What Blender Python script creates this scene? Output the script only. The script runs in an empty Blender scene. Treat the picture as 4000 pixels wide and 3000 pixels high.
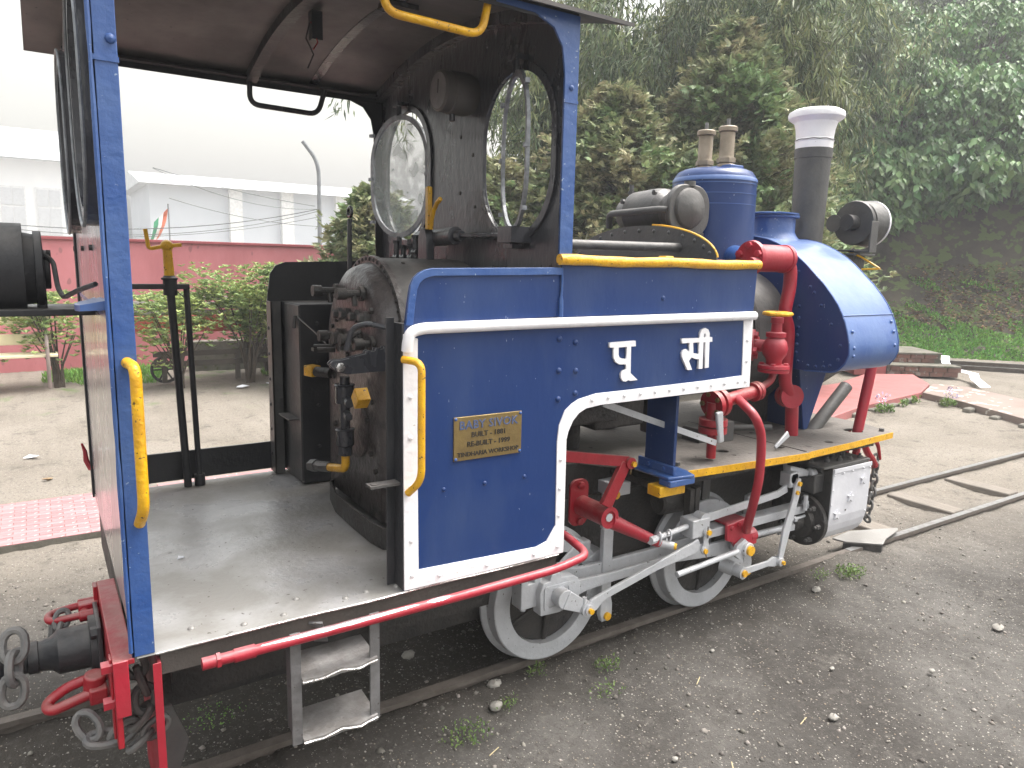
import bpy, math, random
import numpy as np
from mathutils import Matrix, Vector
random.seed(7); RNG = np.random.default_rng(7)
S = bpy.context.scene
COL = S.collection
R = math.radians

# ------------------------------------------------------------------ camera
YAW, PIT, ROL = .581, .1646, .023
fwd = Vector((math.sin(YAW)*math.cos(PIT), math.cos(YAW)*math.cos(PIT), -math.sin(PIT)))
rgt = Vector((math.cos(YAW), -math.sin(YAW), 0)); upv = rgt.cross(fwd)
r2 = rgt*math.cos(ROL)+upv*math.sin(ROL); u2 = -rgt*math.sin(ROL)+upv*math.cos(ROL)
cam = bpy.data.cameras.new('camera'); cam.lens = 25.45; cam.sensor_width = 36; cam.sensor_fit = 'HORIZONTAL'
cam.clip_start = .05; cam.clip_end = 600
co = bpy.data.objects.new('camera', cam); COL.objects.link(co)
co.matrix_world = Matrix(((r2.x, u2.x, -fwd.x, -.8943), (r2.y, u2.y, -fwd.y, -1.951), (r2.z, u2.z, -fwd.z, 1.701), (0, 0, 0, 1)))
S.camera = co

# ------------------------------------------------------------------ light
SUN_EL, SUN_AZ = R(66), R(105)
w = bpy.data.worlds.new('World'); S.world = w; w.use_nodes = True
nt = w.node_tree; nt.nodes.clear()
sky = nt.nodes.new('ShaderNodeTexSky'); sky.sky_type = 'NISHITA'; sky.sun_disc = False
sky.sun_elevation = SUN_EL; sky.sun_rotation = SUN_AZ; sky.dust_density = 9; sky.air_density = 3.0; sky.ozone_density = 1
hs = nt.nodes.new('ShaderNodeHueSaturation'); hs.inputs['Saturation'].default_value = .22; hs.inputs['Value'].default_value = 1.0
bg = nt.nodes.new('ShaderNodeBackground'); bg.inputs[1].default_value = .15
wo = nt.nodes.new('ShaderNodeOutputWorld')
nt.links.new(sky.outputs[0], hs.inputs['Color']); nt.links.new(hs.outputs[0], bg.inputs[0]); nt.links.new(bg.outputs[0], wo.inputs[0])
sl = bpy.data.lights.new('sun', 'SUN'); sl.energy = .9; sl.angle = R(25); sl.color = (1, .97, .93)
so = bpy.data.objects.new('sun', sl); COL.objects.link(so)
sd = Vector((math.sin(SUN_AZ)*math.cos(SUN_EL), math.cos(SUN_AZ)*math.cos(SUN_EL), math.sin(SUN_EL)))
so.rotation_euler = sd.to_track_quat('Z', 'Y').to_euler()
S.render.engine = 'CYCLES'
S.view_settings.view_transform = 'Standard'; S.view_settings.look = 'None'
S.view_settings.exposure = 1.42; S.view_settings.gamma = 1
S.cycles.volume_bounces = 0; S.cycles.max_bounces = 6; S.cycles.transparent_max_bounces = 6

# ------------------------------------------------------------------ materials
MATS = {}
def mat(name, col, col2=None, rough=.45, rough2=None, scale=4., bump=.15, bscale=60., metal=0., dust=0., dustcol=(.30, .27, .23),
        speck=None, sspeck=90., sth=.70, spec=.5, detail=5., stretch=None, contrast=(.35, .65), coat=0., island=0., trans=0.):
    if name in MATS: return MATS[name]
    m = bpy.data.materials.new(name); m.use_nodes = True; MATS[name] = m
    t = m.node_tree; t.nodes.clear(); N = t.nodes.new; L = t.links.new
    out = N('ShaderNodeOutputMaterial'); b = N('ShaderNodeBsdfPrincipled'); L(b.outputs[0], out.inputs[0])
    tc = N('ShaderNodeTexCoord'); vec = tc.outputs['Object']
    if stretch:
        mp = N('ShaderNodeMapping'); mp.inputs['Scale'].default_value = stretch; L(vec, mp.inputs[0]); vec = mp.outputs[0]
    def noise(sc, det=detail, rg=.6):
        n = N('ShaderNodeTexNoise'); n.inputs['Scale'].default_value = sc; n.inputs['Detail'].default_value = det
        n.inputs['Roughness'].default_value = rg; L(vec, n.inputs['Vector']); return n.outputs['Fac']
    def ramp(f, a, c):
        r = N('ShaderNodeMapRange'); r.inputs['From Min'].default_value = a; r.inputs['From Max'].default_value = c; L(f, r.inputs[0]); return r.outputs[0]
    def mix(fac, A, B):
        x = N('ShaderNodeMix'); x.data_type = 'RGBA'
        if isinstance(fac, float): x.inputs[0].default_value = fac
        else: L(fac, x.inputs[0])
        for i, v in ((6, A), (7, B)):
            if isinstance(v, tuple): x.inputs[i].default_value = (*v, 1)
            else: L(v, x.inputs[i])
        return x.outputs[2]
    if col2 is None: col2 = tuple(c*.78 for c in col)
    n1 = noise(scale); f1 = ramp(n1, *contrast)
    c = mix(f1, col, col2)
    if island > 0:
        g = N('ShaderNodeNewGeometry'); h = N('ShaderNodeHueSaturation')
        mr = N('ShaderNodeMapRange'); mr.inputs['To Min'].default_value = 1-island; mr.inputs['To Max'].default_value = 1+island
        L(g.outputs['Random Per Island'], mr.inputs[0]); L(mr.outputs[0], h.inputs['Value']); L(c, h.inputs['Color'])
        mr2 = N('ShaderNodeMapRange'); mr2.inputs['To Min'].default_value = .5-.05*island; mr2.inputs['To Max'].default_value = .5+.05*island
        mu = N('ShaderNodeMath'); mu.operation = 'FRACT'; mm = N('ShaderNodeMath'); mm.operation = 'MULTIPLY'; mm.inputs[1].default_value = 17.3
        L(g.outputs['Random Per Island'], mm.inputs[0]); L(mm.outputs[0], mu.inputs[0]); L(mu.outputs[0], mr2.inputs[0]); L(mr2.outputs[0], h.inputs['Hue'])
        c = h.outputs[0]
    if dust > 0:
        g = N('ShaderNodeNewGeometry'); sx = N('ShaderNodeSeparateXYZ'); L(g.outputs['Normal'], sx.inputs[0])
        up = ramp(sx.outputs[2], .2, .95); dn = ramp(noise(11.), .3, .62)
        mu = N('ShaderNodeMath'); mu.operation = 'MULTIPLY'; L(up, mu.inputs[0]); L(dn, mu.inputs[1])
        ml = N('ShaderNodeMath'); ml.operation = 'MULTIPLY'; ml.inputs[1].default_value = dust; L(mu.outputs[0], ml.inputs[0])
        c = mix(ml.outputs[0], c, dustcol)
    if speck:
        c = mix(ramp(noise(sspeck, 2.), sth, sth+.03), c, speck)
    L(c, b.inputs['Base Color'])
    if rough2 is None: rough2 = min(1, rough+.18)
    mr = N('ShaderNodeMapRange'); mr.inputs['To Min'].default_value = rough; mr.inputs['To Max'].default_value = rough2
    L(f1, mr.inputs[0]); L(mr.outputs[0], b.inputs['Roughness'])
    b.inputs['Metallic'].default_value = metal; b.inputs['Specular IOR Level'].default_value = spec
    if coat: b.inputs['Coat Weight'].default_value = coat; b.inputs['Coat Roughness'].default_value = .12
    if trans:
        b.inputs['Subsurface Weight'].default_value = 0
        tr = N('ShaderNodeBsdfTranslucent'); L(c, tr.inputs[0]); ms = N('ShaderNodeMixShader'); ms.inputs[0].default_value = trans
        L(b.outputs[0], ms.inputs[1]); L(tr.outputs[0], ms.inputs[2]); L(ms.outputs[0], out.inputs[0])
    if bump > 0:
        bp = N('ShaderNodeBump'); bp.inputs['Strength'].default_value = bump; bp.inputs['Distance'].default_value = .01
        a = noise(bscale, 6., .55); L(a, bp.inputs['Height']); L(bp.outputs[0], b.inputs['Normal'])
    return m

BLUE = mat('blue_gloss_paint', (.010, .036, .145), (.034, .064, .165), rough=.30, rough2=.55, scale=3.2, stretch=(1, 1, .45), contrast=(.45, .75), bump=.28, bscale=12, speck=(.30, .34, .42), sspeck=95, sth=.725, coat=.08, spec=.4)
BLUE2 = mat('blue_weathered_paint', (.023, .075, .26), (.05, .11, .29), rough=.3, rough2=.5, scale=5, bump=.35, bscale=35, speck=(.25, .32, .45), sspeck=60, sth=.69, coat=.2)
BLUE_LIT = mat('blue_skylit_paint', (.03, .09, .30), (.07, .14, .34), rough=.36, rough2=.5, scale=5, bump=.2, bscale=30, dust=.12, dustcol=(.5, .52, .55), spec=.6, coat=.35)  # lighter copy of the blue, sky sheen put into its colour
WHITE = mat('white_paint', (.90, .885, .90), (.82, .80, .83), rough=.4, scale=9, bump=.25, bscale=40, speck=(.35, .28, .2), sspeck=70, sth=.74)
YEL = mat('yellow_paint', (.80, .44, .008), (.62, .31, .01), rough=.3, scale=18, bump=.5, bscale=70, speck=(.12, .07, .02), sspeck=80, sth=.66, coat=.2)
RED = mat('red_paint', (.36, .008, .020), (.27, .008, .016), rough=.36, scale=7, bump=.3, bscale=50, dust=.55, dustcol=(.33, .24, .21), coat=.2)
REDP = mat('red_worn_pipe_paint', (.38, .014, .032), (.31, .014, .026), rough=.36, scale=7, bump=.2, bscale=50, dust=.25, dustcol=(.6, .5, .5), coat=.2)
SIL = mat('silver_paint', (.56, .57, .60), (.46, .47, .49), rough=.42, scale=9, bump=.25, bscale=60, metal=.25, dust=.35, dustcol=(.33, .29, .25), speck=(.13, .12, .11), sspeck=55, sth=.70)
BLK = mat('black_paint', (.017, .018, .022), (.032, .032, .035), rough=.33, rough2=.6, scale=5, bump=.3, bscale=40, dust=.55, dustcol=(.16, .145, .13))
SOOT = mat('sooty_black_steel', (.022, .021, .021), (.05, .045, .042), rough=.4, rough2=.7, scale=9, bump=.7, bscale=55, dust=.75, dustcol=(.17, .15, .135))
BACKH = mat('dusty_brown_black_boiler_plate', (.085, .072, .07), (.035, .032, .032), rough=.3, rough2=.55, scale=14, bump=.7, bscale=45, dust=.4, dustcol=(.2, .18, .17), coat=.2, contrast=(.5, .68))
GRY = mat('dusty_grey_black_paint', (.055, .054, .055), (.095, .092, .088), rough=.4, rough2=.65, scale=6, bump=.3, bscale=45, dust=.6, dustcol=(.22, .20, .19), coat=.1)
SHEEN = mat('black_paint_with_sheen', (.026, .028, .034), (.06, .06, .068), rough=.2, rough2=.38, scale=4, bump=.45, bscale=28, stretch=(1, 1, .5), coat=.3)
CEIL = mat('smoke_stained_ceiling_paint', (.115, .104, .100), (.072, .067, .066), rough=.45, rough2=.7, scale=2.5, bump=.12, bscale=30, speck=(.02, .02, .02), sspeck=60, sth=.72)
FLOOR = mat('worn_steel_floor', (.30, .285, .265), (.44, .43, .43), rough=.38, rough2=.24, scale=3.2, bump=.22, bscale=38, detail=8, contrast=(.42, .62), speck=(.10, .085, .07), sspeck=45, sth=.70, metal=.15)
PLATE = mat('dusty_running_plate', (.125, .112, .10), (.18, .162, .148), rough=.7, scale=5, bump=.7, bscale=35, speck=(.06, .055, .05), sspeck=18, sth=.68)
REAR = mat('grey_glossy_back_sheet', (.30, .275, .285), (.22, .205, .225), rough=.22, rough2=.34, scale=4, bump=.35, bscale=16, stretch=(1, 1, .25), coat=.4)
BRASS = mat('brass_nameplate', (.33, .24, .10), (.24, .17, .075), rough=.32, rough2=.45, metal=.7, scale=14, bump=.15, bscale=90)
LETB = mat('engraved_letter_paint', (.07, .10, .20), (.10, .11, .16), rough=.5, bump=.2)
LETD = mat('engraved_letter_dark', (.035, .028, .02), rough=.5, bump=.2)
BRONZE = mat('tarnished_valve_bronze', (.34, .28, .215), (.24, .20, .15), rough=.42, metal=.35, scale=11, bump=.2, dust=.3)
STEEL = mat('bare_worn_steel', (.55, .54, .53), (.35, .33, .32), rough=.22, rough2=.4, metal=.85, scale=20, bump=.2)
STEELD = mat('galvanised_step_steel', (.16, .155, .155), (.24, .235, .24), rough=.38, rough2=.5, metal=.45, scale=14, bump=.3, bscale=60, speck=(.1, .09, .08), sspeck=40, sth=.66)
TREAD = mat('step_tread_steel', (.24, .225, .215), (.36, .345, .34), rough=.36, rough2=.5, metal=.35, scale=16, bump=.5, bscale=60)
CHAIN = mat('dull_chain_iron', (.13, .13, .13), (.20, .19, .18), rough=.55, scale=20, bump=.4, metal=.3)
RUST = mat('rusty_rail_steel', (.095, .078, .066), (.14, .12, .105), rough=.7, scale=20, bump=.5)
RAILTOP = mat('polished_rail_head', (.30, .30, .30), (.20, .19, .185), rough=.35, metal=.6, scale=12, bump=.1)
GLASSF = mat('window_frame_metal', (.30, .31, .33), (.16, .17, .18), rough=.35, metal=.3, scale=20, bump=.3)
CLOTHW = mat('white_strip', (.85, .86, .92), rough=.5, bump=.05)

def glass():
    m = bpy.data.materials.new('grimy_window_glass'); m.use_nodes = True; t = m.node_tree; t.nodes.clear(); N = t.nodes.new; L = t.links.new
    out = N('ShaderNodeOutputMaterial'); tr = N('ShaderNodeBsdfTransparent'); gl = N('ShaderNodeBsdfGlossy'); gl.inputs['Roughness'].default_value = .05
    df = N('ShaderNodeBsdfDiffuse'); df.inputs[0].default_value = (.45, .5, .48, 1)
    tc = N('ShaderNodeTexCoord'); n = N('ShaderNodeTexNoise'); n.inputs['Scale'].default_value = 14; n.inputs['Detail'].default_value = 8; L(tc.outputs['Object'], n.inputs['Vector'])
    mr = N('ShaderNodeMapRange'); mr.inputs['From Min'].default_value = .4; mr.inputs['From Max'].default_value = .75; mr.inputs['To Min'].default_value = .18; mr.inputs['To Max'].default_value = .6; L(n.outputs['Fac'], mr.inputs[0])
    m1 = N('ShaderNodeMixShader'); m1.inputs[0].default_value = .08; L(tr.outputs[0], m1.inputs[1]); L(gl.outputs[0], m1.inputs[2])
    m2 = N('ShaderNodeMixShader'); L(mr.outputs[0], m2.inputs[0]); L(m1.outputs[0], m2.inputs[1]); L(df.outputs[0], m2.inputs[2]); L(m2.outputs[0], out.inputs[0])
    return m
GLASS = glass()

# ------------------------------------------------------------------ mesh helpers
class G:
    def __init__(s): s.v = []; s.f = []
    def add(s, vs, fs):
        n = len(s.v); s.v += [tuple(v) for v in vs]; s.f += [tuple(i+n for i in f) for f in fs]; return s
    def box(s, x0, x1, y0, y1, z0, z1):
        return s.add([(x0,y0,z0),(x1,y0,z0),(x1,y1,z0),(x0,y1,z0),(x0,y0,z1),(x1,y0,z1),(x1,y1,z1),(x0,y1,z1)],
                     [(0,3,2,1),(4,5,6,7),(0,1,5,4),(1,2,6,5),(2,3,7,6),(3,0,4,7)])
    def bar(s, p, q, w, h, up=(0, 0, 1)):            # rectangular bar from p to q, w across, h along up
        p = Vector(p); q = Vector(q); d = (q-p).normalized(); u = Vector(up); u = (u-d*u.dot(d)).normalized(); c = d.cross(u)
        vs = []
        for o in (p, q):
            for a, b in ((-1,-1),(1,-1),(1,1),(-1,1)): vs.append(o+c*(a*w/2)+u*(b*h/2))
        return s.add(vs, [(3,2,1,0),(4,5,6,7),(0,1,5,4),(1,2,6,5),(2,3,7,6),(3,0,4,7)])
    def taper(s, p, q, w0, h0, w1, h1, up=(0, 0, 1)):
        p = Vector(p); q = Vector(q); d = (q-p).normalized(); u = Vector(up); u = (u-d*u.dot(d)).normalized(); c = d.cross(u)
        vs = []
        for o, w_, h_ in ((p, w0, h0), (q, w1, h1)):
            for a, b in ((-1,-1),(1,-1),(1,1),(-1,1)): vs.append(o+c*(a*w_/2)+u*(b*h_/2))
        return s.add(vs, [(3,2,1,0),(4,5,6,7),(0,1,5,4),(1,2,6,5),(2,3,7,6),(3,0,4,7)])
    def cyl(s, p, q, r0, r1=None, n=20, caps=True):
        if r1 is None: r1 = r0
        return s.lathe(p, Vector(q)-Vector(p), [(0, r0), (1, r1)], n, caps, True)
    def lathe(s, o, ax, prof, n=28, caps=True, rel=False):
        o = Vector(o); ax = Vector(ax); Lg = ax.length if rel else 1; a = ax.normalized()
        u = Vector((0, 0, 1)) if abs(a.z) < .9 else Vector((1, 0, 0)); u = (u-a*u.dot(a)).normalized(); c = a.cross(u)
        vs = []; k = len(prof)
        for h, r in prof:
            for i in range(n):
                t = 2*math.pi*i/n; vs.append(o+a*(h*Lg)+(u*math.cos(t)+c*math.sin(t))*r)
        fs = []
        for j in range(k-1):
            for i in range(n):
                b = (i+1) % n; fs.append((j*n+i, j*n+b, (j+1)*n+b, (j+1)*n+i))
        if caps: fs.append(tuple(range(n-1, -1, -1))); fs.append(tuple((k-1)*n+i for i in range(n)))
        return s.add(vs, fs)
    def tube(s, pts, r, n=10, closed=False):
        P = [Vector(p) for p in pts]; k = len(P); vs = []; fs = []
        rs = r if isinstance(r, (list, tuple)) else [r]*k
        prev = None
        for i in range(k):
            if closed: d = (P[(i+1) % k]-P[i-1]).normalized()
            elif i == 0: d = (P[1]-P[0]).normalized()
            elif i == k-1: d = (P[-1]-P[-2]).normalized()
            else: d = ((P[i+1]-P[i]).normalized()+(P[i]-P[i-1]).normalized()).normalized()
            if prev is None:
                u = Vector((0, 0, 1)) if abs(d.z) < .9 else Vector((0, 1, 0)); u = (u-d*u.dot(d)).normalized()
            else: u = (prev-d*prev.dot(d)).normalized()
            prev = u; c = d.cross(u)
            for j in range(n):
                t = 2*math.pi*j/n; vs.append(P[i]+(u*math.cos(t)+c*math.sin(t))*rs[i])
        m = k if closed else k-1
        for i in range(m):
            a = i*n; b = ((i+1) % k)*n
            for j in range(n): fs.append((a+j, a+(j+1) % n, b+(j+1) % n, b+j))
        if not closed: fs.append(tuple(range(n-1, -1, -1))); fs.append(tuple((k-1)*n+j for j in range(n)))
        return s.add(vs, fs)
    def prism(s, poly, ax, lo, hi):                   # poly in the two other axes, pushed along ax
        def P(a, b, c): return {'x': (c, a, b), 'y': (a, c, b), 'z': (a, b, c)}[ax]
        n = len(poly); vs = [P(a, b, lo) for a, b in poly]+[P(a, b, hi) for a, b in poly]
        return s.add(vs, [tuple(range(n)), tuple(range(2*n-1, n-1, -1))]+[(i, (i+1) % n+0, (i+1) % n+n, i+n) for i in range(n)])
    def strip(s, A, B, ax, lo, hi):                   # band between two equal-length paths
        def P(a, b, c): return {'x': (c, a, b), 'y': (a, c, b), 'z': (a, b, c)}[ax]
        n = len(A)
        for i in range(n-1):
            q = [A[i], A[i+1], B[i+1], B[i]]
            vs = [P(a, b, lo) for a, b in q]+[P(a, b, hi) for a, b in q]
            fs = [(0,1,2,3),(7,6,5,4),(0,4,5,1),(2,6,7,3)]
            if i == 0: fs.append((3,7,4,0))
            if i == n-2: fs.append((1,5,6,2))
            s.add(vs, fs)
        return s
    def ball(s, o, r, n=12, m=8, sc=(1, 1, 1)):
        vs = []; fs = []
        for j in range(m+1):
            p = math.pi*j/m
            for i in range(n):
                t = 2*math.pi*i/n; vs.append((o[0]+r*sc[0]*math.sin(p)*math.cos(t), o[1]+r*sc[1]*math.sin(p)*math.sin(t), o[2]+r*sc[2]*math.cos(p)))
        for j in range(m):
            for i in range(n): fs.append((j*n+i, (j+1)*n+i, (j+1)*n+(i+1) % n, j*n+(i+1) % n))
        return s.add(vs, fs)
def bend(pts, r=.03, k=5):                            # round the corners of a polyline
    P = [Vector(p) for p in pts]; out = [P[0]]
    for i in range(1, len(P)-1):
        a = P[i]+(P[i-1]-P[i]).normalized()*min(r, (P[i-1]-P[i]).length*.45); b = P[i]+(P[i+1]-P[i]).normalized()*min(r, (P[i+1]-P[i]).length*.45)
        for j in range(k+1):
            t = j/k; out.append(a*(1-t)**2+P[i]*2*t*(1-t)+b*t*t)
    out.append(P[-1]); return out
def mesh(name, g, m, smooth=32, fix=True):
    me = bpy.data.meshes.new(name)
    if isinstance(g, G): me.from_pydata(g.v, [], g.f)
    me.materials.append(m)
    if fix:
        import bmesh
        bm = bmesh.new(); bm.from_mesh(me); bmesh.ops.recalc_face_normals(bm, faces=bm.faces); bm.to_mesh(me); bm.free()
    if smooth:
        me.polygons.foreach_set('use_smooth', [True]*len(me.polygons)); me.set_sharp_from_angle(angle=R(smooth))
    me.update(); return me
def tagit(o, label=None, cat=None, group=None, kind=None):
    if label: o['label'] = label
    if cat: o['category'] = cat
    if group: o['group'] = group
    if kind: o['kind'] = kind
    return o
def thing(name, base, label, cat, group=None):
    o = bpy.data.objects.new(name, None); COL.objects.link(o); o.location = base; o.empty_display_size = .2
    return tagit(o, label, cat, group)
def part(name, g, m, par, bevel=0., smooth=32, label=None, kind=None, mod=None):   # g is in world coordinates
    me = mesh(name, g, m, smooth) if isinstance(g, G) else g
    o = bpy.data.objects.new(name, me); COL.objects.link(o); o.parent = par
    if par.parent is None: o.location = -Vector(par.location)
    if bevel:
        b = o.modifiers.new('bevel', 'BEVEL'); b.width = bevel; b.segments = 2; b.limit_method = 'ANGLE'; b.angle_limit = R(40)
    return tagit(o, label, kind=kind)
def single(name, g, m, label=None, cat=None, group=None, kind=None, bevel=0., smooth=32):
    me = mesh(name, g, m, smooth) if isinstance(g, G) else g
    vs = np.empty(len(me.vertices)*3); me.vertices.foreach_get('co', vs); vs = vs.reshape(-1, 3)
    b = np.array([(vs[:, 0].min()+vs[:, 0].max())/2, (vs[:, 1].min()+vs[:, 1].max())/2, vs[:, 2].min()])
    if kind != 'structure':
        me.vertices.foreach_set('co', (vs-b).ravel()); me.update()
    else: b = np.zeros(3)
    o = bpy.data.objects.new(name, me); COL.objects.link(o); o.location = b
    if bevel:
        q = o.modifiers.new('bevel', 'BEVEL'); q.width = bevel; q.segments = 2; q.limit_method = 'ANGLE'
    return tagit(o, label, cat, group, kind)
def plate(outline, holes, ax, lo, hi, m, name):       # flat plate with holes (outline in the two other axes)
    cu = bpy.data.curves.new(name, 'CURVE'); cu.dimensions = '2D'; cu.fill_mode = 'BOTH'; cu.extrude = abs(hi-lo)/2
    for poly in [outline]+holes:
        sp = cu.splines.new('POLY'); sp.points.add(len(poly)-1); sp.use_cyclic_u = True
        for p, (a, b) in zip(sp.points, poly): p.co = (a, b, 0, 1)
    ob = bpy.data.objects.new(name, cu); COL.objects.link(ob)
    me = bpy.data.meshes.new_from_object(ob.evaluated_get(bpy.context.evaluated_depsgraph_get()))
    bpy.data.objects.remove(ob); bpy.data.curves.remove(cu)
    c = (lo+hi)/2
    X = {'x': Matrix(((0,0,1,c),(1,0,0,0),(0,1,0,0),(0,0,0,1))), 'y': Matrix(((1,0,0,0),(0,0,1,c),(0,1,0,0),(0,0,0,1))), 'z': Matrix(((1,0,0,0),(0,1,0,0),(0,0,1,c),(0,0,0,1)))}[ax]
    me.transform(X); me.materials.clear(); me.materials.append(m)
    import bmesh
    bm = bmesh.new(); bm.from_mesh(me); bmesh.ops.remove_doubles(bm, verts=bm.verts, dist=1e-5); bmesh.ops.recalc_face_normals(bm, faces=bm.faces); bm.to_mesh(me); bm.free()
    me.name = name; me.update(); return me
def arc(cx, cy, r, a0, a1, n=10): return [(cx+r*math.cos(R(a0+(a1-a0)*i/n)), cy+r*math.sin(R(a0+(a1-a0)*i/n))) for i in range(n+1)]
def rrect(x0, x1, z0, z1, r, n=5):
    return arc(x1-r, z1-r, r, 0, 90, n)+arc(x0+r, z1-r, r, 90, 180, n)+arc(x0+r, z0+r, r, 180, 270, n)+arc(x1-r, z0+r, r, 270, 360, n)
RIV = {}
def rivet(par, p, nrm, r, m, name='rivet'):
    key = (round(r, 4), m.name, name)
    if key not in RIV:
        g = G().lathe((0, 0, -.001), (0, 0, 1), [(0, r), (r*.35, r*.93), (r*.65, r*.62), (r*.8, .0001)], 8)
        if name == 'bolt': g = G().lathe((0, 0, -.001), (0, 0, 1), [(0, r), (r*.9, r), (r*1.0, r*.85)], 6)
        RIV[key] = mesh(name, g, m, 40)
    o = bpy.data.objects.new(name, RIV[key]); COL.objects.link(o); o.parent = par
    o.location = Vector(p)-(Vector(par.location) if par.parent is None else Vector((0, 0, 0)))
    o.rotation_euler = Vector(nrm).to_track_quat('Z', 'Y').to_euler(); return o
def np_mesh(name, V, F, m, k=None):                   # fast mesh from arrays; F (n,3) or (n,4)
    me = bpy.data.meshes.new(name); n, c = F.shape
    me.vertices.add(len(V)); me.vertices.foreach_set('co', V.astype(np.float32).ravel())
    me.loops.add(n*c); me.loops.foreach_set('vertex_index', F.astype(np.int32).ravel())
    me.polygons.add(n); me.polygons.foreach_set('loop_start', (np.arange(n)*c).astype(np.int32))
    me.update(calc_edges=True); me.validate(); me.materials.append(m); return me

YC = .7625
# =================================================================== SETTING
def hill_h(d, t):
    z = np.interp(d, [-3, 0, .6, 2.6, 3.6, 5, 8, 13, 22], [-.6, -.02, .28, 1.6, 3.2, 5.2, 8.4, 12.0, 14.0])
    k = 1/(1+np.exp(-(t+9.6)/1.1)); z = np.where(z > 0, z*(.06+.94*k), z); return z
HA = np.array([15., 6.0]); HT = np.array([.64, -.768]); HN = np.array([.768, .64])
def hill_p(t, d):
    p = HA+np.outer(t, HT)+np.outer(d, HN); return p
# ground
def graded(a, b, c, d, fine, coarse):
    L = [];x = b
    st = fine
    while x > a: L.append(x); x -= st; st = min(coarse, st*1.12)
    L.append(a); L = L[::-1]; x = b+fine
    while x < c: L.append(x); x += fine
    st = fine
    while x < d: L.append(x); x += st; st = min(coarse, st*1.12)
    L.append(d); return np.array(L)
gx = graded(-140, -2.2, 5.2, 140, .022, 8); gy = graded(-140, -1.6, 2.6, 140, .022, 8)
X, Y = np.meshgrid(gx, gy, indexing='ij')
def vnoise(X, Y, s, seed):
    rg = np.random.default_rng(seed); T = rg.random((256, 256)); x = X*s; y = Y*s; xi = np.floor(x).astype(int); yi = np.floor(y).astype(int)
    fx = x-xi; fy = y-yi; fx = fx*fx*(3-2*fx); fy = fy*fy*(3-2*fy); g = lambda a, b: T[a % 256, b % 256]
    return (g(xi, yi)*(1-fx)+g(xi+1, yi)*fx)*(1-fy)+(g(xi, yi+1)*(1-fx)+g(xi+1, yi+1)*fx)*fy
Z = -.035+0*X+.022*(vnoise(X, Y, 1.3, 1)-.5)+.012*(vnoise(X, Y, 6, 2)-.5)+.010*(vnoise(X, Y, 17, 3)-.5)+.009*(vnoise(X, Y, 39, 4)-.5)
Z += -.035*np.exp(-((Y-YC)/.24)**2)+.012*(vnoise(X+.4*Y, Y*2.2, .7, 5)-.5)*(Y < .3)
Z += (.022*np.exp(-((Y-.36)/.09)**2)+.016*np.exp(-((Y-.55)/.05)**2))*(X < 2.6)*(X > -.3)
Z += .05*np.exp(-((X-3.05)/.3)**2-((Y-.42)/.12)**2)
n0, n1 = X.shape; idx = np.arange(n0*n1).reshape(n0, n1)
F = np.stack([idx[:-1, :-1], idx[1:, :-1], idx[1:, 1:], idx[:-1, 1:]], -1).reshape(-1, 4)
V = np.stack([X, Y, Z], -1).reshape(-1, 3)
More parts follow.
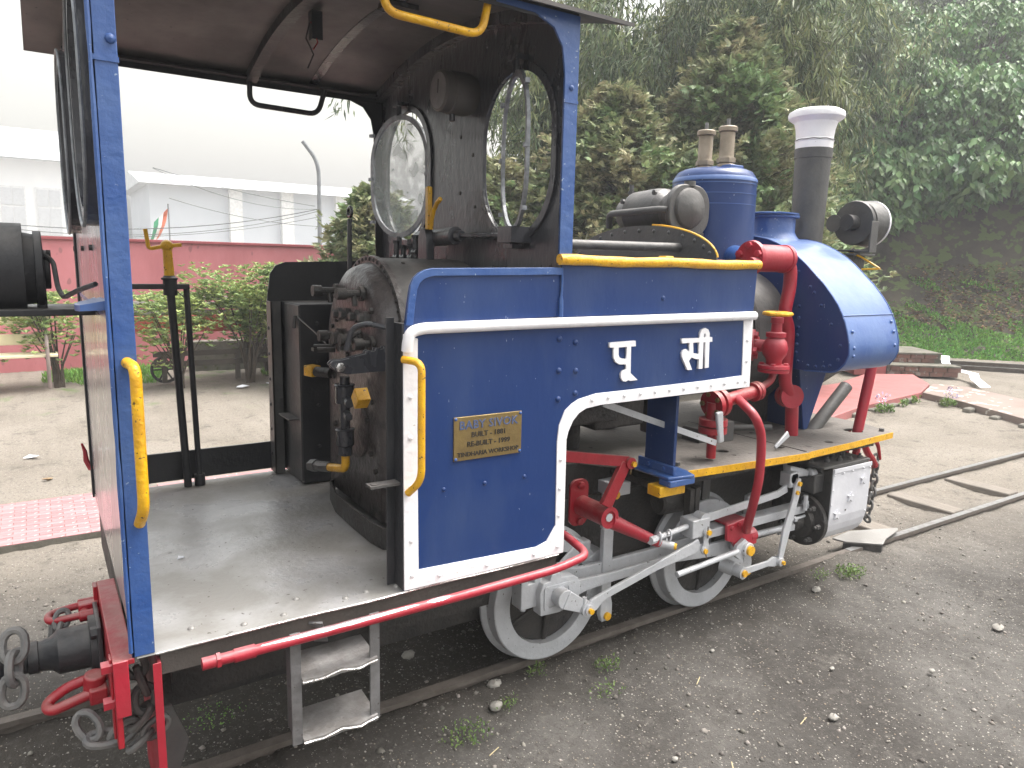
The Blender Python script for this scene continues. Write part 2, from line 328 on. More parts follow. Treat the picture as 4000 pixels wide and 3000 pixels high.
def ground_mat():
    m = bpy.data.materials.new('trodden_ash_and_sandy_dirt'); m.use_nodes = True; t = m.node_tree; t.nodes.clear(); N = t.nodes.new; L = t.links.new
    out = N('ShaderNodeOutputMaterial'); b = N('ShaderNodeBsdfPrincipled'); L(b.outputs[0], out.inputs[0]); b.inputs['Specular IOR Level'].default_value = .25
    tc = N('ShaderNodeTexCoord').outputs['Object']
    def noise(sc, det=6., rg=.6):
        n = N('ShaderNodeTexNoise'); n.inputs['Scale'].default_value = sc; n.inputs['Detail'].default_value = det; n.inputs['Roughness'].default_value = rg; L(tc, n.inputs['Vector']); return n.outputs['Fac']
    def rng(f, a, c, o0=0., o1=1.):
        r = N('ShaderNodeMapRange'); r.inputs[1].default_value = a; r.inputs[2].default_value = c; r.inputs[3].default_value = o0; r.inputs[4].default_value = o1; L(f, r.inputs[0]); return r.outputs[0]
    def mix(fac, A, B):
        x = N('ShaderNodeMix'); x.data_type = 'RGBA'; L(fac, x.inputs[0])
        for i, v in ((6, A), (7, B)):
            if isinstance(v, tuple): x.inputs[i].default_value = (*v, 1)
            else: L(v, x.inputs[i])
        return x.outputs[2]
    def M2(op, a, b_):
        x = N('ShaderNodeMath'); x.operation = op
        for i, v in ((0, a), (1, b_)):
            if isinstance(v, (int, float)): x.inputs[i].default_value = v
            else: L(v, x.inputs[i])
        return x.outputs[0]
    sp = N('ShaderNodeSeparateXYZ'); L(tc, sp.inputs[0])
    ash = mix(rng(noise(2.3), .35, .65), (.080, .075, .070), (.130, .122, .114))
    sand = mix(rng(noise(1.1), .35, .68), (.25, .222, .19), (.185, .162, .135))
    # sand where feet pass: beyond the track, and towards the front of the engine
    far = M2('ADD', M2('MULTIPLY', sp.outputs[1], 1.0), M2('MULTIPLY', sp.outputs[0], .33)); far = M2('ADD', far, M2('MULTIPLY', noise(.9), 1.2))
    ash = mix(rng(noise(.8, 3.), .42, .62), ash, (.056, .051, .047)); c = mix(rng(far, 1.7, 3.3), ash, sand)
    off_centre = M2('SUBTRACT', sp.outputs[1], YC); off_centre = M2('ABSOLUTE', off_centre, 0.)
    track_tone = M2('MULTIPLY', rng(M2('ADD', off_centre, M2('MULTIPLY', noise(3.), .5)), .95, .55), rng(sp.outputs[0], 3.4, 2.7))
    c = mix(track_tone, c, (.062, .054, .046))  # ground darker around the track centre, fading out near the engine front
    c = mix(M2('MULTIPLY', rng(noise(38., 3.), .54, .74), .28), c, (.24, .225, .20))
    c = mix(M2('MULTIPLY', rng(noise(52., 2.), .55, .68), .6), c, (.07, .062, .055))
    vo = N('ShaderNodeTexVoronoi'); vo.inputs['Scale'].default_value = 70; L(tc, vo.inputs['Vector'])
    sx = N('ShaderNodeSeparateColor'); L(vo.outputs['Color'], sx.inputs[0])
    c = mix(M2('MULTIPLY', rng(noise(4.5, 8., .7), .56, .68), .55), c, (.050, .045, .040)); c = mix(M2('MULTIPLY', rng(noise(3.1, 8., .72), .60, .72), .5), c, (.215, .20, .18))
    peb = M2('MULTIPLY', rng(vo.outputs['Distance'], .32, .22), rng(sx.outputs[0], .80, .84))
    c = mix(peb, c, mix(rng(sx.outputs[1], 0., 1.), (.42, .40, .37), (.24, .19, .14)))
    vo2 = N('ShaderNodeTexVoronoi'); vo2.inputs['Scale'].default_value = 190; L(tc, vo2.inputs['Vector'])
    s2 = N('ShaderNodeSeparateColor'); L(vo2.outputs['Color'], s2.inputs[0])
    c = mix(M2('MULTIPLY', rng(s2.outputs[0], .90, .94), rng(vo2.outputs['Distance'], .4, .25)), c, mix(rng(s2.outputs[2], .3, .7), (.50, .47, .42), (.06, .055, .05)))
    gr = M2('MULTIPLY', rng(noise(2.1, 7.), .57, .70), rng(sp.outputs[1], 6.5, 8.4)); c = mix(gr, c, (.10, .16, .05))
    L(c, b.inputs['Base Color']); b.inputs['Roughness'].default_value = .92
    bp = N('ShaderNodeBump'); bp.inputs['Strength'].default_value = .9; bp.inputs['Distance'].default_value = .012
    h = M2('ADD', M2('ADD', M2('MULTIPLY', noise(30., 8., .7), 1.0), M2('MULTIPLY', noise(120., 4.), .35)), M2('MULTIPLY', peb, .25))
    L(h, bp.inputs['Height']); L(bp.outputs[0], b.inputs['Normal']); return m
me = np_mesh('ground', V, F, ground_mat()); me.polygons.foreach_set('use_smooth', [True]*len(me.polygons))
o = bpy.data.objects.new('ground', me); COL.objects.link(o); tagit(o, kind='structure')

# hillside
ht = np.arange(-22, 26, .28); hd = np.concatenate([np.arange(-1.2, 6, .14), np.arange(6, 23, .6)])
Tt, Dd = np.meshgrid(ht, hd, indexing='ij')
P = HA[None, None]+Tt[..., None]*HT+Dd[..., None]*HN
Hz = hill_h(Dd, Tt)+np.where(Dd > .3, 1, 0)*(.5*(vnoise(P[..., 0], P[..., 1], .8, 8)-.5)*np.clip(Dd/3, 0, 1)+.12*(vnoise(P[..., 0], P[..., 1], 3.3, 9)-.5)+.05*(vnoise(P[..., 0], P[..., 1], 8, 10)-.5))
n0, n1 = Tt.shape; idx = np.arange(n0*n1).reshape(n0, n1)
F = np.stack([idx[:-1, :-1], idx[1:, :-1], idx[1:, 1:], idx[:-1, 1:]], -1).reshape(-1, 4)
V = np.concatenate([P, Hz[..., None]], -1).reshape(-1, 3)
HILL = mat('earth_bank_with_roots', (.085, .072, .052), (.038, .032, .025), rough=.95, scale=1.6, bump=1.0, bscale=6, speck=(.10, .13, .045), sspeck=4, sth=.52)
me = np_mesh('hillside', V, F, HILL); me.polygons.foreach_set('use_smooth', [True]*len(me.polygons))
o = bpy.data.objects.new('hillside', me); COL.objects.link(o); tagit(o, kind='structure')
def hillz(x, y):
    d = (x-HA[0])*HN[0]+(y-HA[1])*HN[1]; t = (x-HA[0])*HT[0]+(y-HA[1])*HT[1]; return hill_h(d, t)

# ---------------------------------------------------------- leaf builder
def leaves(C, D, Nn, Lg, Wd, fold=.25, rows=1):
    """diamond leaves: C base (n,3), D direction, Nn face normal, Lg length, Wd width"""
    D = D/np.linalg.norm(D, axis=1, keepdims=True); S_ = np.cross(D, Nn); S_ /= (np.linalg.norm(S_, axis=1, keepdims=True)+1e-9); U = np.cross(S_, D)
    Lg = Lg[:, None]; Wd = Wd[:, None]
    v0 = C; v1 = C+D*Lg*.45+S_*Wd*.5+U*Wd*fold; v2 = C+D*Lg-U*Lg*.06; v3 = C+D*Lg*.45-S_*Wd*.5+U*Wd*fold
    V = np.stack([v0, v1, v2, v3], 1).reshape(-1, 3); n = len(C); b = np.arange(n)*4
    F = np.concatenate([np.stack([b, b+1, b+2], 1), np.stack([b, b+2, b+3], 1)]); return V, F
def rnd(n, s=1.): return RNG.normal(0, s, (n, 3))
LEAF_DARK = mat('broad_green_leaf', (.075, .165, .050), (.15, .25, .085), rough=.4, scale=.9, bump=0, island=.45, trans=.25)
LEAF_LIGHT = mat('young_leaf', (.15, .23, .06), (.11, .18, .05), rough=.45, scale=2, bump=0, island=.4, trans=.3)
CONIF = mat('conifer_spray', (.16, .235, .10), (.31, .29, .17), rough=.6, scale=1.3, bump=0, island=.45, trans=.2, contrast=(.42, .6))
BAMB = mat('bamboo_leaf', (.21, .24, .09), (.07, .105, .045), rough=.5, scale=1.1, bump=0, island=.6, trans=.22, contrast=(.42, .55))
BARK = mat('dark_bark', (.06, .045, .035), (.1, .08, .06), rough=.9, scale=12, bump=.6)
CULM = mat('bamboo_culm', (.16, .17, .07), (.1, .11, .05), rough=.5, scale=6, bump=.1)
AZAL = mat('azalea_leaf', (.22, .31, .12), (.38, .44, .15), rough=.5, scale=3.2, bump=0, island=.4, trans=.3, contrast=(.4, .62))
def foliage_obj(name, V, F, m, par):
    me = np_mesh(name, V, F, m); return part(name, me, None, par)
def trunk_g(x, y, z0, h, r, n=7, lean=(0, 0)):
    g = G(); pts = [(x+lean[0]*i/n+random.uniform(-.02, .02), y+lean[1]*i/n+random.uniform(-.02, .02), z0+h*i/n) for i in range(n+1)]
    return g.tube(pts, [r*(1-.85*i/n) for i in range(n+1)], 8)

def conifer(x, y, z0, h, rad, nspray, label, group='conifers behind the engine', flat=.0):
    t = thing('conifer_tree', (x, y, z0), label, 'tree', group)
    part('trunk', trunk_g(x, y, z0-.1, h*.93, .09), BARK, t)
    lg = G()
    # crown of boughs: each bough carries many small curled sprays near its tip
    nb = nspray//26; C = []; Dr = []
    for i in range(nb):
        f = RNG.random()**.75; zz = z0+.12*h+f*.88*h*.99; a = RNG.random()*2*math.pi
        ff = (zz-z0)/h; rr = rad*(1-ff**1.7)*(.75+.42*RNG.random())*(1+.16*math.sin(3*a+x)+.13*math.sin(ff*17+a*2)) + .05
        k = 26; s = RNG.random(k)**.45; tip = np.array([math.cos(a), math.sin(a), -.05+.35*RNG.random()])
        pos = np.array([x, y, zz])+np.outer(s*rr, tip)+RNG.normal(0, .085, (k, 3))*np.array([1, 1, .7])
        dr = tip+RNG.normal(0, .55, (k, 3)); dr[:, 2] += .12; C.append(pos); Dr.append(dr)
        if i % 5 == 0: lg.tube([(x, y, zz-.06), (x+tip[0]*rr*.8, y+tip[1]*rr*.8, zz+tip[2]*rr*.8)], [.018, .006], 4)
    part('branches', lg, BARK, t, kind='stuff')
    C = np.concatenate(C); Dr = np.concatenate(Dr); Dr /= np.linalg.norm(Dr, axis=1, keepdims=True); n = len(C)
    Nn = np.array([0, 0, 1.])+rnd(n, .45); Sd = np.cross(Dr, Nn); Sd /= np.linalg.norm(Sd, axis=1, keepdims=True)
    VV = []; FF = []; off = 0
    for k, sp in enumerate((-1.0, -.5, 0, .5, 1.0)):
        D = Dr*(1-.3*abs(sp))+Sd*sp*.75; Lg = .07+.055*RNG.random(n); Wd = Lg*.40
        v, f = leaves(C+Dr*(.02*(2-abs(sp)*2)), D, Nn, Lg, Wd, .1); VV.append(v); FF.append(f+off); off += len(v)
    foliage_obj('crown', np.concatenate(VV), np.concatenate(FF), CONIF, t); return t
conifer(8.15, 5.94, .0, 5.25, 2.35, 21000, 'tall pointed brownish conifer behind the steam dome and chimney')
conifer(6.25, 6.35, .0, 4.15, 2.1, 17000, 'rounded green conifer directly behind the cab front post')
conifer(4.9, 7.3, .0, 3.1, 1.4, 8000, 'low conifer seen through the right cab window, left of the rounded one')
conifer(3.15, 7.85, .0, 2.65, 1.25, 8000, 'pale misty conifer beside the red wall, seen between lever and left cab window')

# bamboo clumps hanging behind
def bamboo(x, y, z0, h, sd, nclu, label, fl=0):
    t = thing('bamboo_clump', (x, y, z0), label, 'bamboo', 'bamboo clumps on the bank')
    rg = np.random.default_rng(sd); C = []; Dr = []
    for i in range(9):
        a = rg.random()*6.28; bx = x+rg.normal(0, .35); by = y+rg.normal(0, .35); pts = []
        dx, dy = -HN*(.7+1.6*rg.random())+rg.normal(0, .6, 2)
        hh = h*(.7+.35*rg.random())
        for s in range(9):
            f = s/8; pts.append((bx+dx*f**2.2*1.3, by+dy*f**2.2*1.3, z0+hh*(f-.22*f**4)))
        part('culm', G().tube(pts, [.03*(1-.8*s/8) for s in range(9)], 5), CULM, t)
        for c in range(nclu//9):
            f = .25+.75*rg.random()**.8; j = f*8; k = min(7, int(j)); q = np.array(pts[k])*(1-(j-k))+np.array(pts[k+1])*(j-k)
            q = q+rg.normal(0, .38, 3)*np.array([1, 1, .6]); m = 40; L0 = .45+.4*rg.random()
            dn = rg.normal(0, .25, 3)+np.array([-HN[0]*.3, -HN[1]*.3, -1]); s = rg.random(m)
            C.append(q+np.outer(s*L0, dn)+rg.normal(0, .075, (m, 3))); d = dn+rg.normal(0, .42, (m, 3)); Dr.append(d)
    C = np.concatenate(C); Dr = np.concatenate(Dr); n = len(C); V, F = leaves(C, Dr, rnd(n)+np.array([-.6, -.6, .3]), .16+.14*rg.random(n), .024+.012*rg.random(n), .1)
    foliage_obj('leaves', V, F, BAMB, t); return t
bamboo(10.9, 12.3, hillz(10.9, 12.3)+0, 6.6, 1, 430, 'greyish bamboo clump at the left edge of the wooded bank')
bamboo(12.6, 11.0, hillz(12.6, 11.0)-.2, 6.8, 2, 470, 'bright hanging bamboo clump above the rounded conifer')
bamboo(14.6, 12.6, hillz(14.6, 12.6)-.2, 5.5, 5, 420, 'dark bamboo clump at the back of the bank, above the others')
bamboo(17.0, 10.5, hillz(17.0, 10.5)-.2, 5.0, 6, 420, 'dark bamboo clump furthest up the bank')
for i, (x, y, z0, h, lab) in enumerate([(7.9, 10.9, 0, 7.0, 'thin misty bamboo clump with sky showing through, leftmost'), (8.9, 10.3, 0, 8.6, 'feathery green bamboo clump left of and above the rounded conifer'),
        (10.0, 9.6, 0, 9.3, 'tall arching bamboo clump behind the rounded conifer'), (10.9, 8.9, .0, 9.4, 'dark-hearted bamboo clump between the two big conifers'), (12.3, 7.9, 0, 9.2, 'golden-tipped bamboo clump right behind the pointed conifer top'), (12.6, 9.3, 1.2, 9.0, 'tall bamboo clump behind the safety valves')]):
    bamboo(x, y, z0, h, 20+i, 400 if i else 200, lab)
# hanging broadleaf shrubs over the bank
def bank_shrub(t0, d0, zc, rx, rz, n, big, label=None):
    p = HA+t0*HT+d0*HN; base = (p[0], p[1], float(hill_h(np.array(d0), np.array(t0))))
    t = thing('hanging_shrub', base, label or 'broadleaved green shrub hanging over the top of the earth bank', 'shrub', 'shrubs hanging over the bank')
    nc = n//11; C = []; Dr = []; g = G()
    for i in range(nc):
        a = RNG.random()*6.28; rr = RNG.random()**.4; sx = math.cos(a)*rr*rx; sz = math.sin(a)*rr*rz
        out = 1.1*math.sqrt(max(0, 1-rr*rr))+RNG.normal(0, .22)
        q = np.array([p[0]+HT[0]*sx-HN[0]*out, p[1]+HT[1]*sx-HN[1]*out, zc+sz]); q[2] = max(q[2], hill_h(np.array(d0-out), np.array(t0+sx))+.1)
        m = 11; an = RNG.random(m)*6.28; dd = np.stack([np.cos(an), np.sin(an), -.9-.8*RNG.random(m)], 1)+np.array([-HN[0]*.5, -HN[1]*.5, 0]); C.append(q+RNG.normal(0, .06, (m, 3))); Dr.append(dd)
        if i % 30 == 0: g.tube([(p[0], p[1], max(base[2], zc-.5)), tuple(q)], [.03, .008], 4)
    part('branches', g, BARK, t, kind='stuff')
    C = np.concatenate(C); Dr = np.concatenate(Dr); k = len(C); Lg = (.10+.14*RNG.random(k)**2)*big
    V, F = leaves(C, Dr, rnd(k, .6)+np.array([-HN[0], -HN[1], .7]), Lg, Lg*.5, .18)
    foliage_obj('leaves', V, F, LEAF_DARK, t)
for (t0, d0, zc, rx, rz, n, big) in [(-2.6, 3.6, 4.6, 1.5, 1.7, 7000, 1.), (-.6, 3.8, 5.6, 1.6, 1.5, 7000, 1.), (-.9, 3.2, 3.75, 1.2, 1.0, 4200, 1.4), (1.3, 3.9, 5.2, 1.7, 1.5, 7500, 1.1),
        (.6, 3.3, 4.1, 1.3, .8, 4000, 1.5), (3.2, 4.2, 5.3, 1.6, 1.5, 6500, 1.1), (2.9, 3.6, 4.2, 1.0, .55, 2200, 1.5), (5.2, 4.2, 5.2, 1.6, 1.6, 6000, 1.1), (4.8, 3.6, 3.9, .7, .5, 900, 1.5),
        (1.5, 5.6, 7.4, 2.0, 1.3, 6500, 1.), (-1.7, 5.6, 7.6, 2.0, 1.5, 6500, 1.), (4.6, 5.8, 7.3, 2.0, 1.3, 6000, 1.), (-4.3, 4.6, 3.2, 1.6, 1.6, 5000, .9), (-3.2, 3.2, 3.4, 1.3, 1.6, 6000, 1.1), (-2.2, 3.0, 3.0, 1.0, .8, 2600, 1.3), (-4.6, 7.5, 8.2, 2.2, 1.4, 5000, 1.), (7.2, 4.4, 5.4, 1.6, 1.8, 5000, 1.1)]:
    bank_shrub(t0, d0, zc, rx, rz, n, big)
# undergrowth between trees and bank, leaf colour darkened to stand for deep shade
k = 120000; tt = -14+RNG.random(k)*30; dd = 2.9+RNG.random(k)*11; z = hill_h(dd, tt); pp = HA+tt[:, None]*HT+dd[:, None]*HN
C = np.column_stack([pp, z+RNG.random(k)*.35]); D = np.column_stack([RNG.normal(0, .5, (k, 2)), -.8+RNG.normal(0, .4, k)])
UND = mat('undergrowth_leaf', (.045, .07, .03), (.065, .075, .04), rough=.7, scale=1.2, bump=0, island=.5)
keep = (z > 3.3) | (tt < -3.6)
V, F = leaves(C[keep], D[keep], rnd(keep.sum())+np.array([-.6, -.6, .5]), .16+.14*RNG.random(keep.sum()), .07+.04*RNG.random(keep.sum()))
single('undergrowth', np_mesh('undergrowth', V, F, UND), None, 'dark undergrowth covering the upper bank behind the trees', 'undergrowth', kind='stuff')
# grass and clover on the foot of the bank
k = 60000; tt = -9+RNG.random(k)*19; dd = -.25+RNG.random(k)*2.9; pp = HA+tt[:, None]*HT+dd[:, None]*HN
bare = (np.abs((tt-1.2)/1.5)**2+np.abs((dd-1.7)/.75)**2 < 1+.5*np.sin(tt*5+dd*7)) | (np.abs((tt-4.0)/1.6)**2+np.abs((dd-2.5)/.5)**2 < 1)
kp = ~bare & (dd < 2.0+.7*vnoise(tt, dd, .9, 21)+.1*RNG.normal(0, 1, k)); kp |= RNG.random(k) < .03
pp = pp[kp]; z = hill_h(dd[kp], tt[kp]); m_ = kp.sum(); C = np.column_stack([pp, z-.01]); D = np.column_stack([RNG.normal(0, .6, (m_, 2))-HN*.3, .7+RNG.random(m_)*.6])
GRASS = mat('bank_clover', (.15, .34, .06), (.22, .40, .09), rough=.6, scale=1.5, bump=0, island=.4, trans=.2)
V, F = leaves(C, D, rnd(m_)+np.array([-.5, -.5, .9]), .05+.06*RNG.random(m_), .03+.03*RNG.random(m_))
single('grass', np_mesh('grass', V, F, GRASS), None, 'low green clover and grass at the foot of the bank', 'grass', kind='stuff')
LITTER = mat('dry_leaf_litter', (.26, .17, .09), (.16, .10, .06), rough=.8, scale=5, bump=0, island=.5)
k = 5000; tt = -.6+RNG.random(k)*6.6; dd = .9+RNG.random(k)*1.9; pp = HA+tt[:, None]*HT+dd[:, None]*HN; C = np.column_stack([pp, hill_h(dd, tt)+.02])
V, F = leaves(C, np.column_stack([RNG.normal(0, 1, (k, 2)), RNG.normal(0, .2, k)]), rnd(k, .4)+np.array([0, 0, 1.]), .06+.05*RNG.random(k), .03+.02*RNG.random(k))
single('leaf_litter', np_mesh('leaf_litter', V, F, LITTER), None, 'brown dry leaves on the bare patch of the grassy bank', 'leaves', kind='stuff')

# ---------------------------------------------------------- left background
REDW = mat('hazed_red_wall_paint', (.56, .20, .22), (.46, .155, .17), rough=.7, scale=1.5, stretch=(1, 1, .5), speck=(.36, .14, .15), sspeck=5, sth=.62, bump=.2, bscale=20)  # pinkness puts the mist over the red wall into its colour
CONC = mat('weathered_concrete', (.19, .175, .15), (.11, .105, .085), rough=.85, scale=5, bump=.5, speck=(.09, .10, .05), sspeck=12, sth=.63)
wl = thing('boundary_wall', (.8, 10.85, 0), 'long red boundary wall, mist-paled in its colour, beyond the yard', 'wall')
part('wall_face', G().box(-9, 6.4, 10.8, 11.0, -.1, 1.9), REDW, wl, .004)
part('coping', G().box(-9.02, 6.42, 10.77, 11.03, 1.9, 1.945), mat('red_coping', (.36, .09, .10), rough=.8), wl, .006)
PALE = mat('hazed_building_plaster', (.86, .86, .86), (.82, .82, .83), rough=.8, scale=.6, bump=.05)  # near-white walls, panes and roofs carry the mist in their colour
PANE = mat('hazed_window_pane', (.62, .63, .65), rough=.2, bump=0)  # panes lightened as mist would fade them
FRM = mat('white_window_frame', (.8, .8, .8), rough=.6, bump=.02)
ROOFM = mat('corrugated_roof_sheet', (.62, .64, .66), (.5, .52, .54), rough=.5, scale=2, bump=.1)
class FB(G):                                          # same builder for the far buildings, k times further and larger
    def __init__(s, k): G.__init__(s); s.k = k
    def add(s, vs, fs): return G.add(s, [(-.894+s.k*(v[0]+.894), -1.951+s.k*(v[1]+1.951), max(-.1, 1.7+s.k*(v[2]-1.7))) for v in vs], fs)
b1 = thing('station_building', (-8, 112, 0), 'pale building with a row of tall windows, almost lost in mist above the lamp', 'building')
part('wall', FB(2.5).box(-13, 2.6, 42, 50, 1.0, 6.3), PALE, b1)
gg = FB(2.5); gg.add([(-13.6, 41.2, 6.2), (3.2, 41.2, 6.2), (3.2, 46, 8.2), (-13.6, 46, 8.2), (3.2, 51, 6.2), (-13.6, 51, 6.2)], [(0, 1, 2, 3), (3, 2, 4, 5), (0, 3, 5), (1, 4, 2), (0, 5, 4, 1)]); part('roof', gg, ROOFM, b1)
for i in range(10):
    x0 = -12.6+i*1.5
    f = part('window', FB(2.5).box(x0, x0+1.1, 41.93, 42.0, 2.5, 4.9), FRM, b1)
    for a, b_ in ((.06, .53), (.57, 1.04)):
        part('pane', FB(2.5).box(x0+a, x0+b_, 41.9, 41.95, 2.6, 3.9), PANE, f); part('pane', FB(2.5).box(x0+a, x0+b_, 41.9, 41.95, 4.0, 4.8), PANE, f)
b2 = thing('long_shed', (26, 82, 0), 'long low pale blue-grey shed in the mist behind the wall', 'building')
BG_ = mat('hazed_blue_grey_wall', (.60, .63, .68), (.56, .59, .64), rough=.8, scale=.4, bump=.03)  # wall colour paled to stand for the mist before it
part('wall', FB(2.2).box(3.4, 15, 33, 40, .93, 4.7), BG_, b2)
gg = FB(2.2); gg.add([(3.0, 32.4, 4.7), (15.5, 32.4, 4.7), (15.5, 36.5, 5.5), (3.0, 36.5, 5.5), (15.5, 41, 4.7), (3.0, 41, 4.7)], [(0, 1, 2, 3), (3, 2, 4, 5), (0, 3, 5), (1, 4, 2), (0, 5, 4, 1)]); part('roof', gg, ROOFM, b2)
for x0 in (6.6, 8.9, 11.5, 13.6): part('pillar', FB(2.2).box(x0, x0+.55, 32.7, 33.0, .93, 4.7), mat('white_pillar', (.8, .8, .8), rough=.7, bump=0), b2)
lp = thing('lamp_post', (7.95, 24.6, 0), 'grey lamp post with a bent top in the mist behind the wall', 'lamp post')
part('pole', G().tube(bend([(7.95, 24.6, -.1), (7.97, 24.6, 5.15), (7.45, 24.75, 5.85)], .5), [.09]+[.075]*7, 8), mat('grey_pole', (.25, .26, .28), rough=.6), lp)
FLG = [mat('flag_orange', (.75, .2, .1), rough=.8, bump=0), mat('flag_white', (.8, .8, .8), rough=.8, bump=0), mat('flag_green', (.05, .3, .15), rough=.8, bump=0)]
fl = thing('flag', (4.2, 33.7, 0), 'drooping orange, white and green flag on a thin pole behind the wall', 'flag')
part('pole', FB(1.8).cyl((1.95, 17.85, .8), (1.95, 17.85, 2.95), .018, n=6), MATS['grey_pole'], fl)
for i in range(3):
    g = FB(1.8); pts = []
    for j in range(5): pts.append((1.95-.11*i-.02*j-.008*j*j, 17.85+.04*math.sin(j*2+i), 2.86-.17*j-.12*i))
    g.add([p for p in pts]+[(p[0]-.11, p[1]+.03*math.sin(k), p[2]-.12) for k, p in enumerate(pts)], [(j, j+1, j+6, j+5) for j in range(4)])
    me_ = part('stripe', g, FLG[i], fl, smooth=0); sm = me_.modifiers.new('s', 'SOLIDIFY'); sm.thickness = .004
WIRE = mat('cable_mist_grey', (.16, .18, .18), rough=.5, bump=0)  # cable colour lightened to stand for fading in mist
def wire(a, b_, sag, r, lab):
    pts = []
    for i in range(15):
        f = i/14; pts.append(tuple(a[j]*(1-f)+b_[j]*f-(sag*4*f*(1-f) if j == 2 else 0) for j in range(3)))
    single('overhead_wire', G().tube(pts, r, 5), WIRE, lab, 'cable', 'cables strung above the wall')
wire((-1.5, 12, 2.15), (3.6, 11.5, 2.62), .22, .008, 'upper of the sagging cables strung just above the red wall')
wire((-1.5, 12.1, 2.1), (3.6, 11.6, 2.58), .27, .006, 'middle sagging cable strung just above the red wall')
wire((-1.4, 12.2, 2.0), (3.7, 11.6, 2.5), .20, .005, 'lowest cable strung just above the red wall')
wire((2.3, 22.8, 4.3), (7.8, 24.6, 3.6), .1, .012, 'dark cable running down towards the lamp post')
wire((2.3, 22.9, 4.3), (7.9, 24.6, 3.5), .35, .010, 'slack cable hanging below the one to the lamp post')
wire((2.0, 18, 3.1), (6.5, 17.5, 2.6), .2, .008, 'thin pale cable behind the flag')
# bench
BN = thing('garden_bench', (-2.0, 9.2, 0), 'cream slatted bench with cast iron scroll ends in front of the red wall', 'bench')
CREAM = mat('cream_bench_paint', (.82, .74, .52), (.74, .66, .46), rough=.5, scale=4, bump=.1)
IRON = mat('pinkish_grey_cast_iron', (.34, .27, .25), (.26, .21, .2), rough=.6, bump=.3)
for (z0, z1, y) in [(.78, .97, 9.42), (.52, .66, 9.32)]: part('back_slat', G().box(-3.0, -.75, y, y+.03, z0, z1), CREAM, BN, .004)
for i in range(3): part('seat_slat', G().box(-3.0, -.72, 8.86+i*.15, 8.98+i*.15, .40, .43), CREAM, BN, .004)
for x0 in (-.83, -2.95):
    part('bench_end', G().tube(bend([(x0, 8.88, 0), (x0, 8.82, .38), (x0, 8.86, .62), (x0, 9.28, .66), (x0, 9.34, .56)], .08), .022, 8).tube(bend([(x0, 9.36, 0), (x0, 9.26, .38), (x0, 9.47, 1.0)], .1), .022, 8).tube([(x0, 8.85, .4), (x0, 9.3, .4)], .018, 6)
         .tube([(x0, 9.05+.1*math.cos(t), .52+.08*math.sin(t)) for t in np.linspace(0, 5.5, 12)], .012, 6), IRON, BN)
# azalea shrubs
def azalea(x, y, h, rx, n, label, lean=0):
    t = thing('leafy_shrub', (x, y, 0), label, 'shrub', 'shrubs in the planting bed'); g = G()
    tips = []
    for i in range(16):
        a = RNG.random()*6.28; rr = rx*(.3+.7*RNG.random()); tz = h*(.5+.5*RNG.random()); tp = (x+math.cos(a)*rr+lean*tz, y+math.sin(a)*rr*.8, tz); tips.append(tp)
        g.tube([(x+random.uniform(-.05, .05), y, -.05), (x+math.cos(a)*rr*.25, y+math.sin(a)*rr*.2, tz*.4), tp], [.018, .012, .004], 5)
    part('stems', g, BARK, t)
    C = []; Dr = []; nc = n//7
    for i in range(nc):
        tp = np.array(tips[RNG.integers(len(tips))]); q = tp+RNG.normal(0, .17, 3)*np.array([1, 1, .8]); q[2] = max(.22*h, q[2] if q[2] < h else h-abs(q[2]-h)*.8-.04*RNG.random())
        m = 7; a = RNG.random(m)*6.28; C.append(np.repeat(q[None], m, 0)); Dr.append(np.stack([np.cos(a), np.sin(a), .35+RNG.random(m)*.5], 1))
    C = np.concatenate(C); Dr = np.concatenate(Dr); k = len(C); Lg = .045+.035*RNG.random(k); V, F = leaves(C, Dr, rnd(k, .3)+np.array([0, 0, 1.]), Lg, Lg*.44)
    foliage_obj('leaves', V, F, AZAL, t)
azalea(1.55, 8.5, 1.62, .58, 11000, 'tall yellow-green shrub right of the two black poles, behind the cab')
azalea(.62, 8.35, 1.22, .45, 5500, 'sparser grey-green shrub seen between the two black poles')
azalea(-.72, 9.15, 1.2, .36, 4000, 'thin leafy shrub growing beside the end of the cream bench')
azalea(1.95, 9.0, 1.3, .4, 6000, 'small dull green shrub behind the tall yellow-green one')
# clutter in the bed
RUSTR = mat('orange_red_board_paint', (.35, .08, .04), (.28, .06, .04), rough=.7, bump=.2)
bd = thing('painted_board', (.8, 9.0, 0), 'low red-brown board with faded yellow letters HR behind the shrubs', 'board')
part('board', G().box(-.1, 1.9, 9.35, 9.4, .62, .86), RUSTR, bd, .004)
for x0 in (0.05, 1.7): part('post', G().box(x0, x0+.07, 9.42, 9.48, 0, .84), BARK, bd)
def text_mesh(s, size, name, ext=.0015, font_w=1., sp=1.):
    cu = bpy.data.curves.new(name, 'FONT'); cu.body = s; cu.size = size; cu.extrude = ext; cu.space_character = sp; cu.align_x = 'CENTER'; cu.resolution_u = 2; cu.offset = size*.018
    ob = bpy.data.objects.new(name, cu); COL.objects.link(ob); me = bpy.data.meshes.new_from_object(ob.evaluated_get(bpy.context.evaluated_depsgraph_get()))
    bpy.data.objects.remove(ob); bpy.data.curves.remove(cu); me.transform(Matrix.Diagonal((font_w, 1, 1, 1))); me.materials.clear(); return me
def put_text(s, x, y, z, size, m, par, name='letters', w_=1., sp=1.):
    me = text_mesh(s, size, name, .0012, w_, sp); me.transform(Matrix.Translation((x, y, z)) @ Matrix.Rotation(R(90), 4, 'X')); me.materials.append(m)
    o_ = part(name, me, m, par); return o_
put_text('H  R', 1.0, 9.345, .68, .16, mat('faded_yellow', (.7, .5, .1), rough=.7), bd)
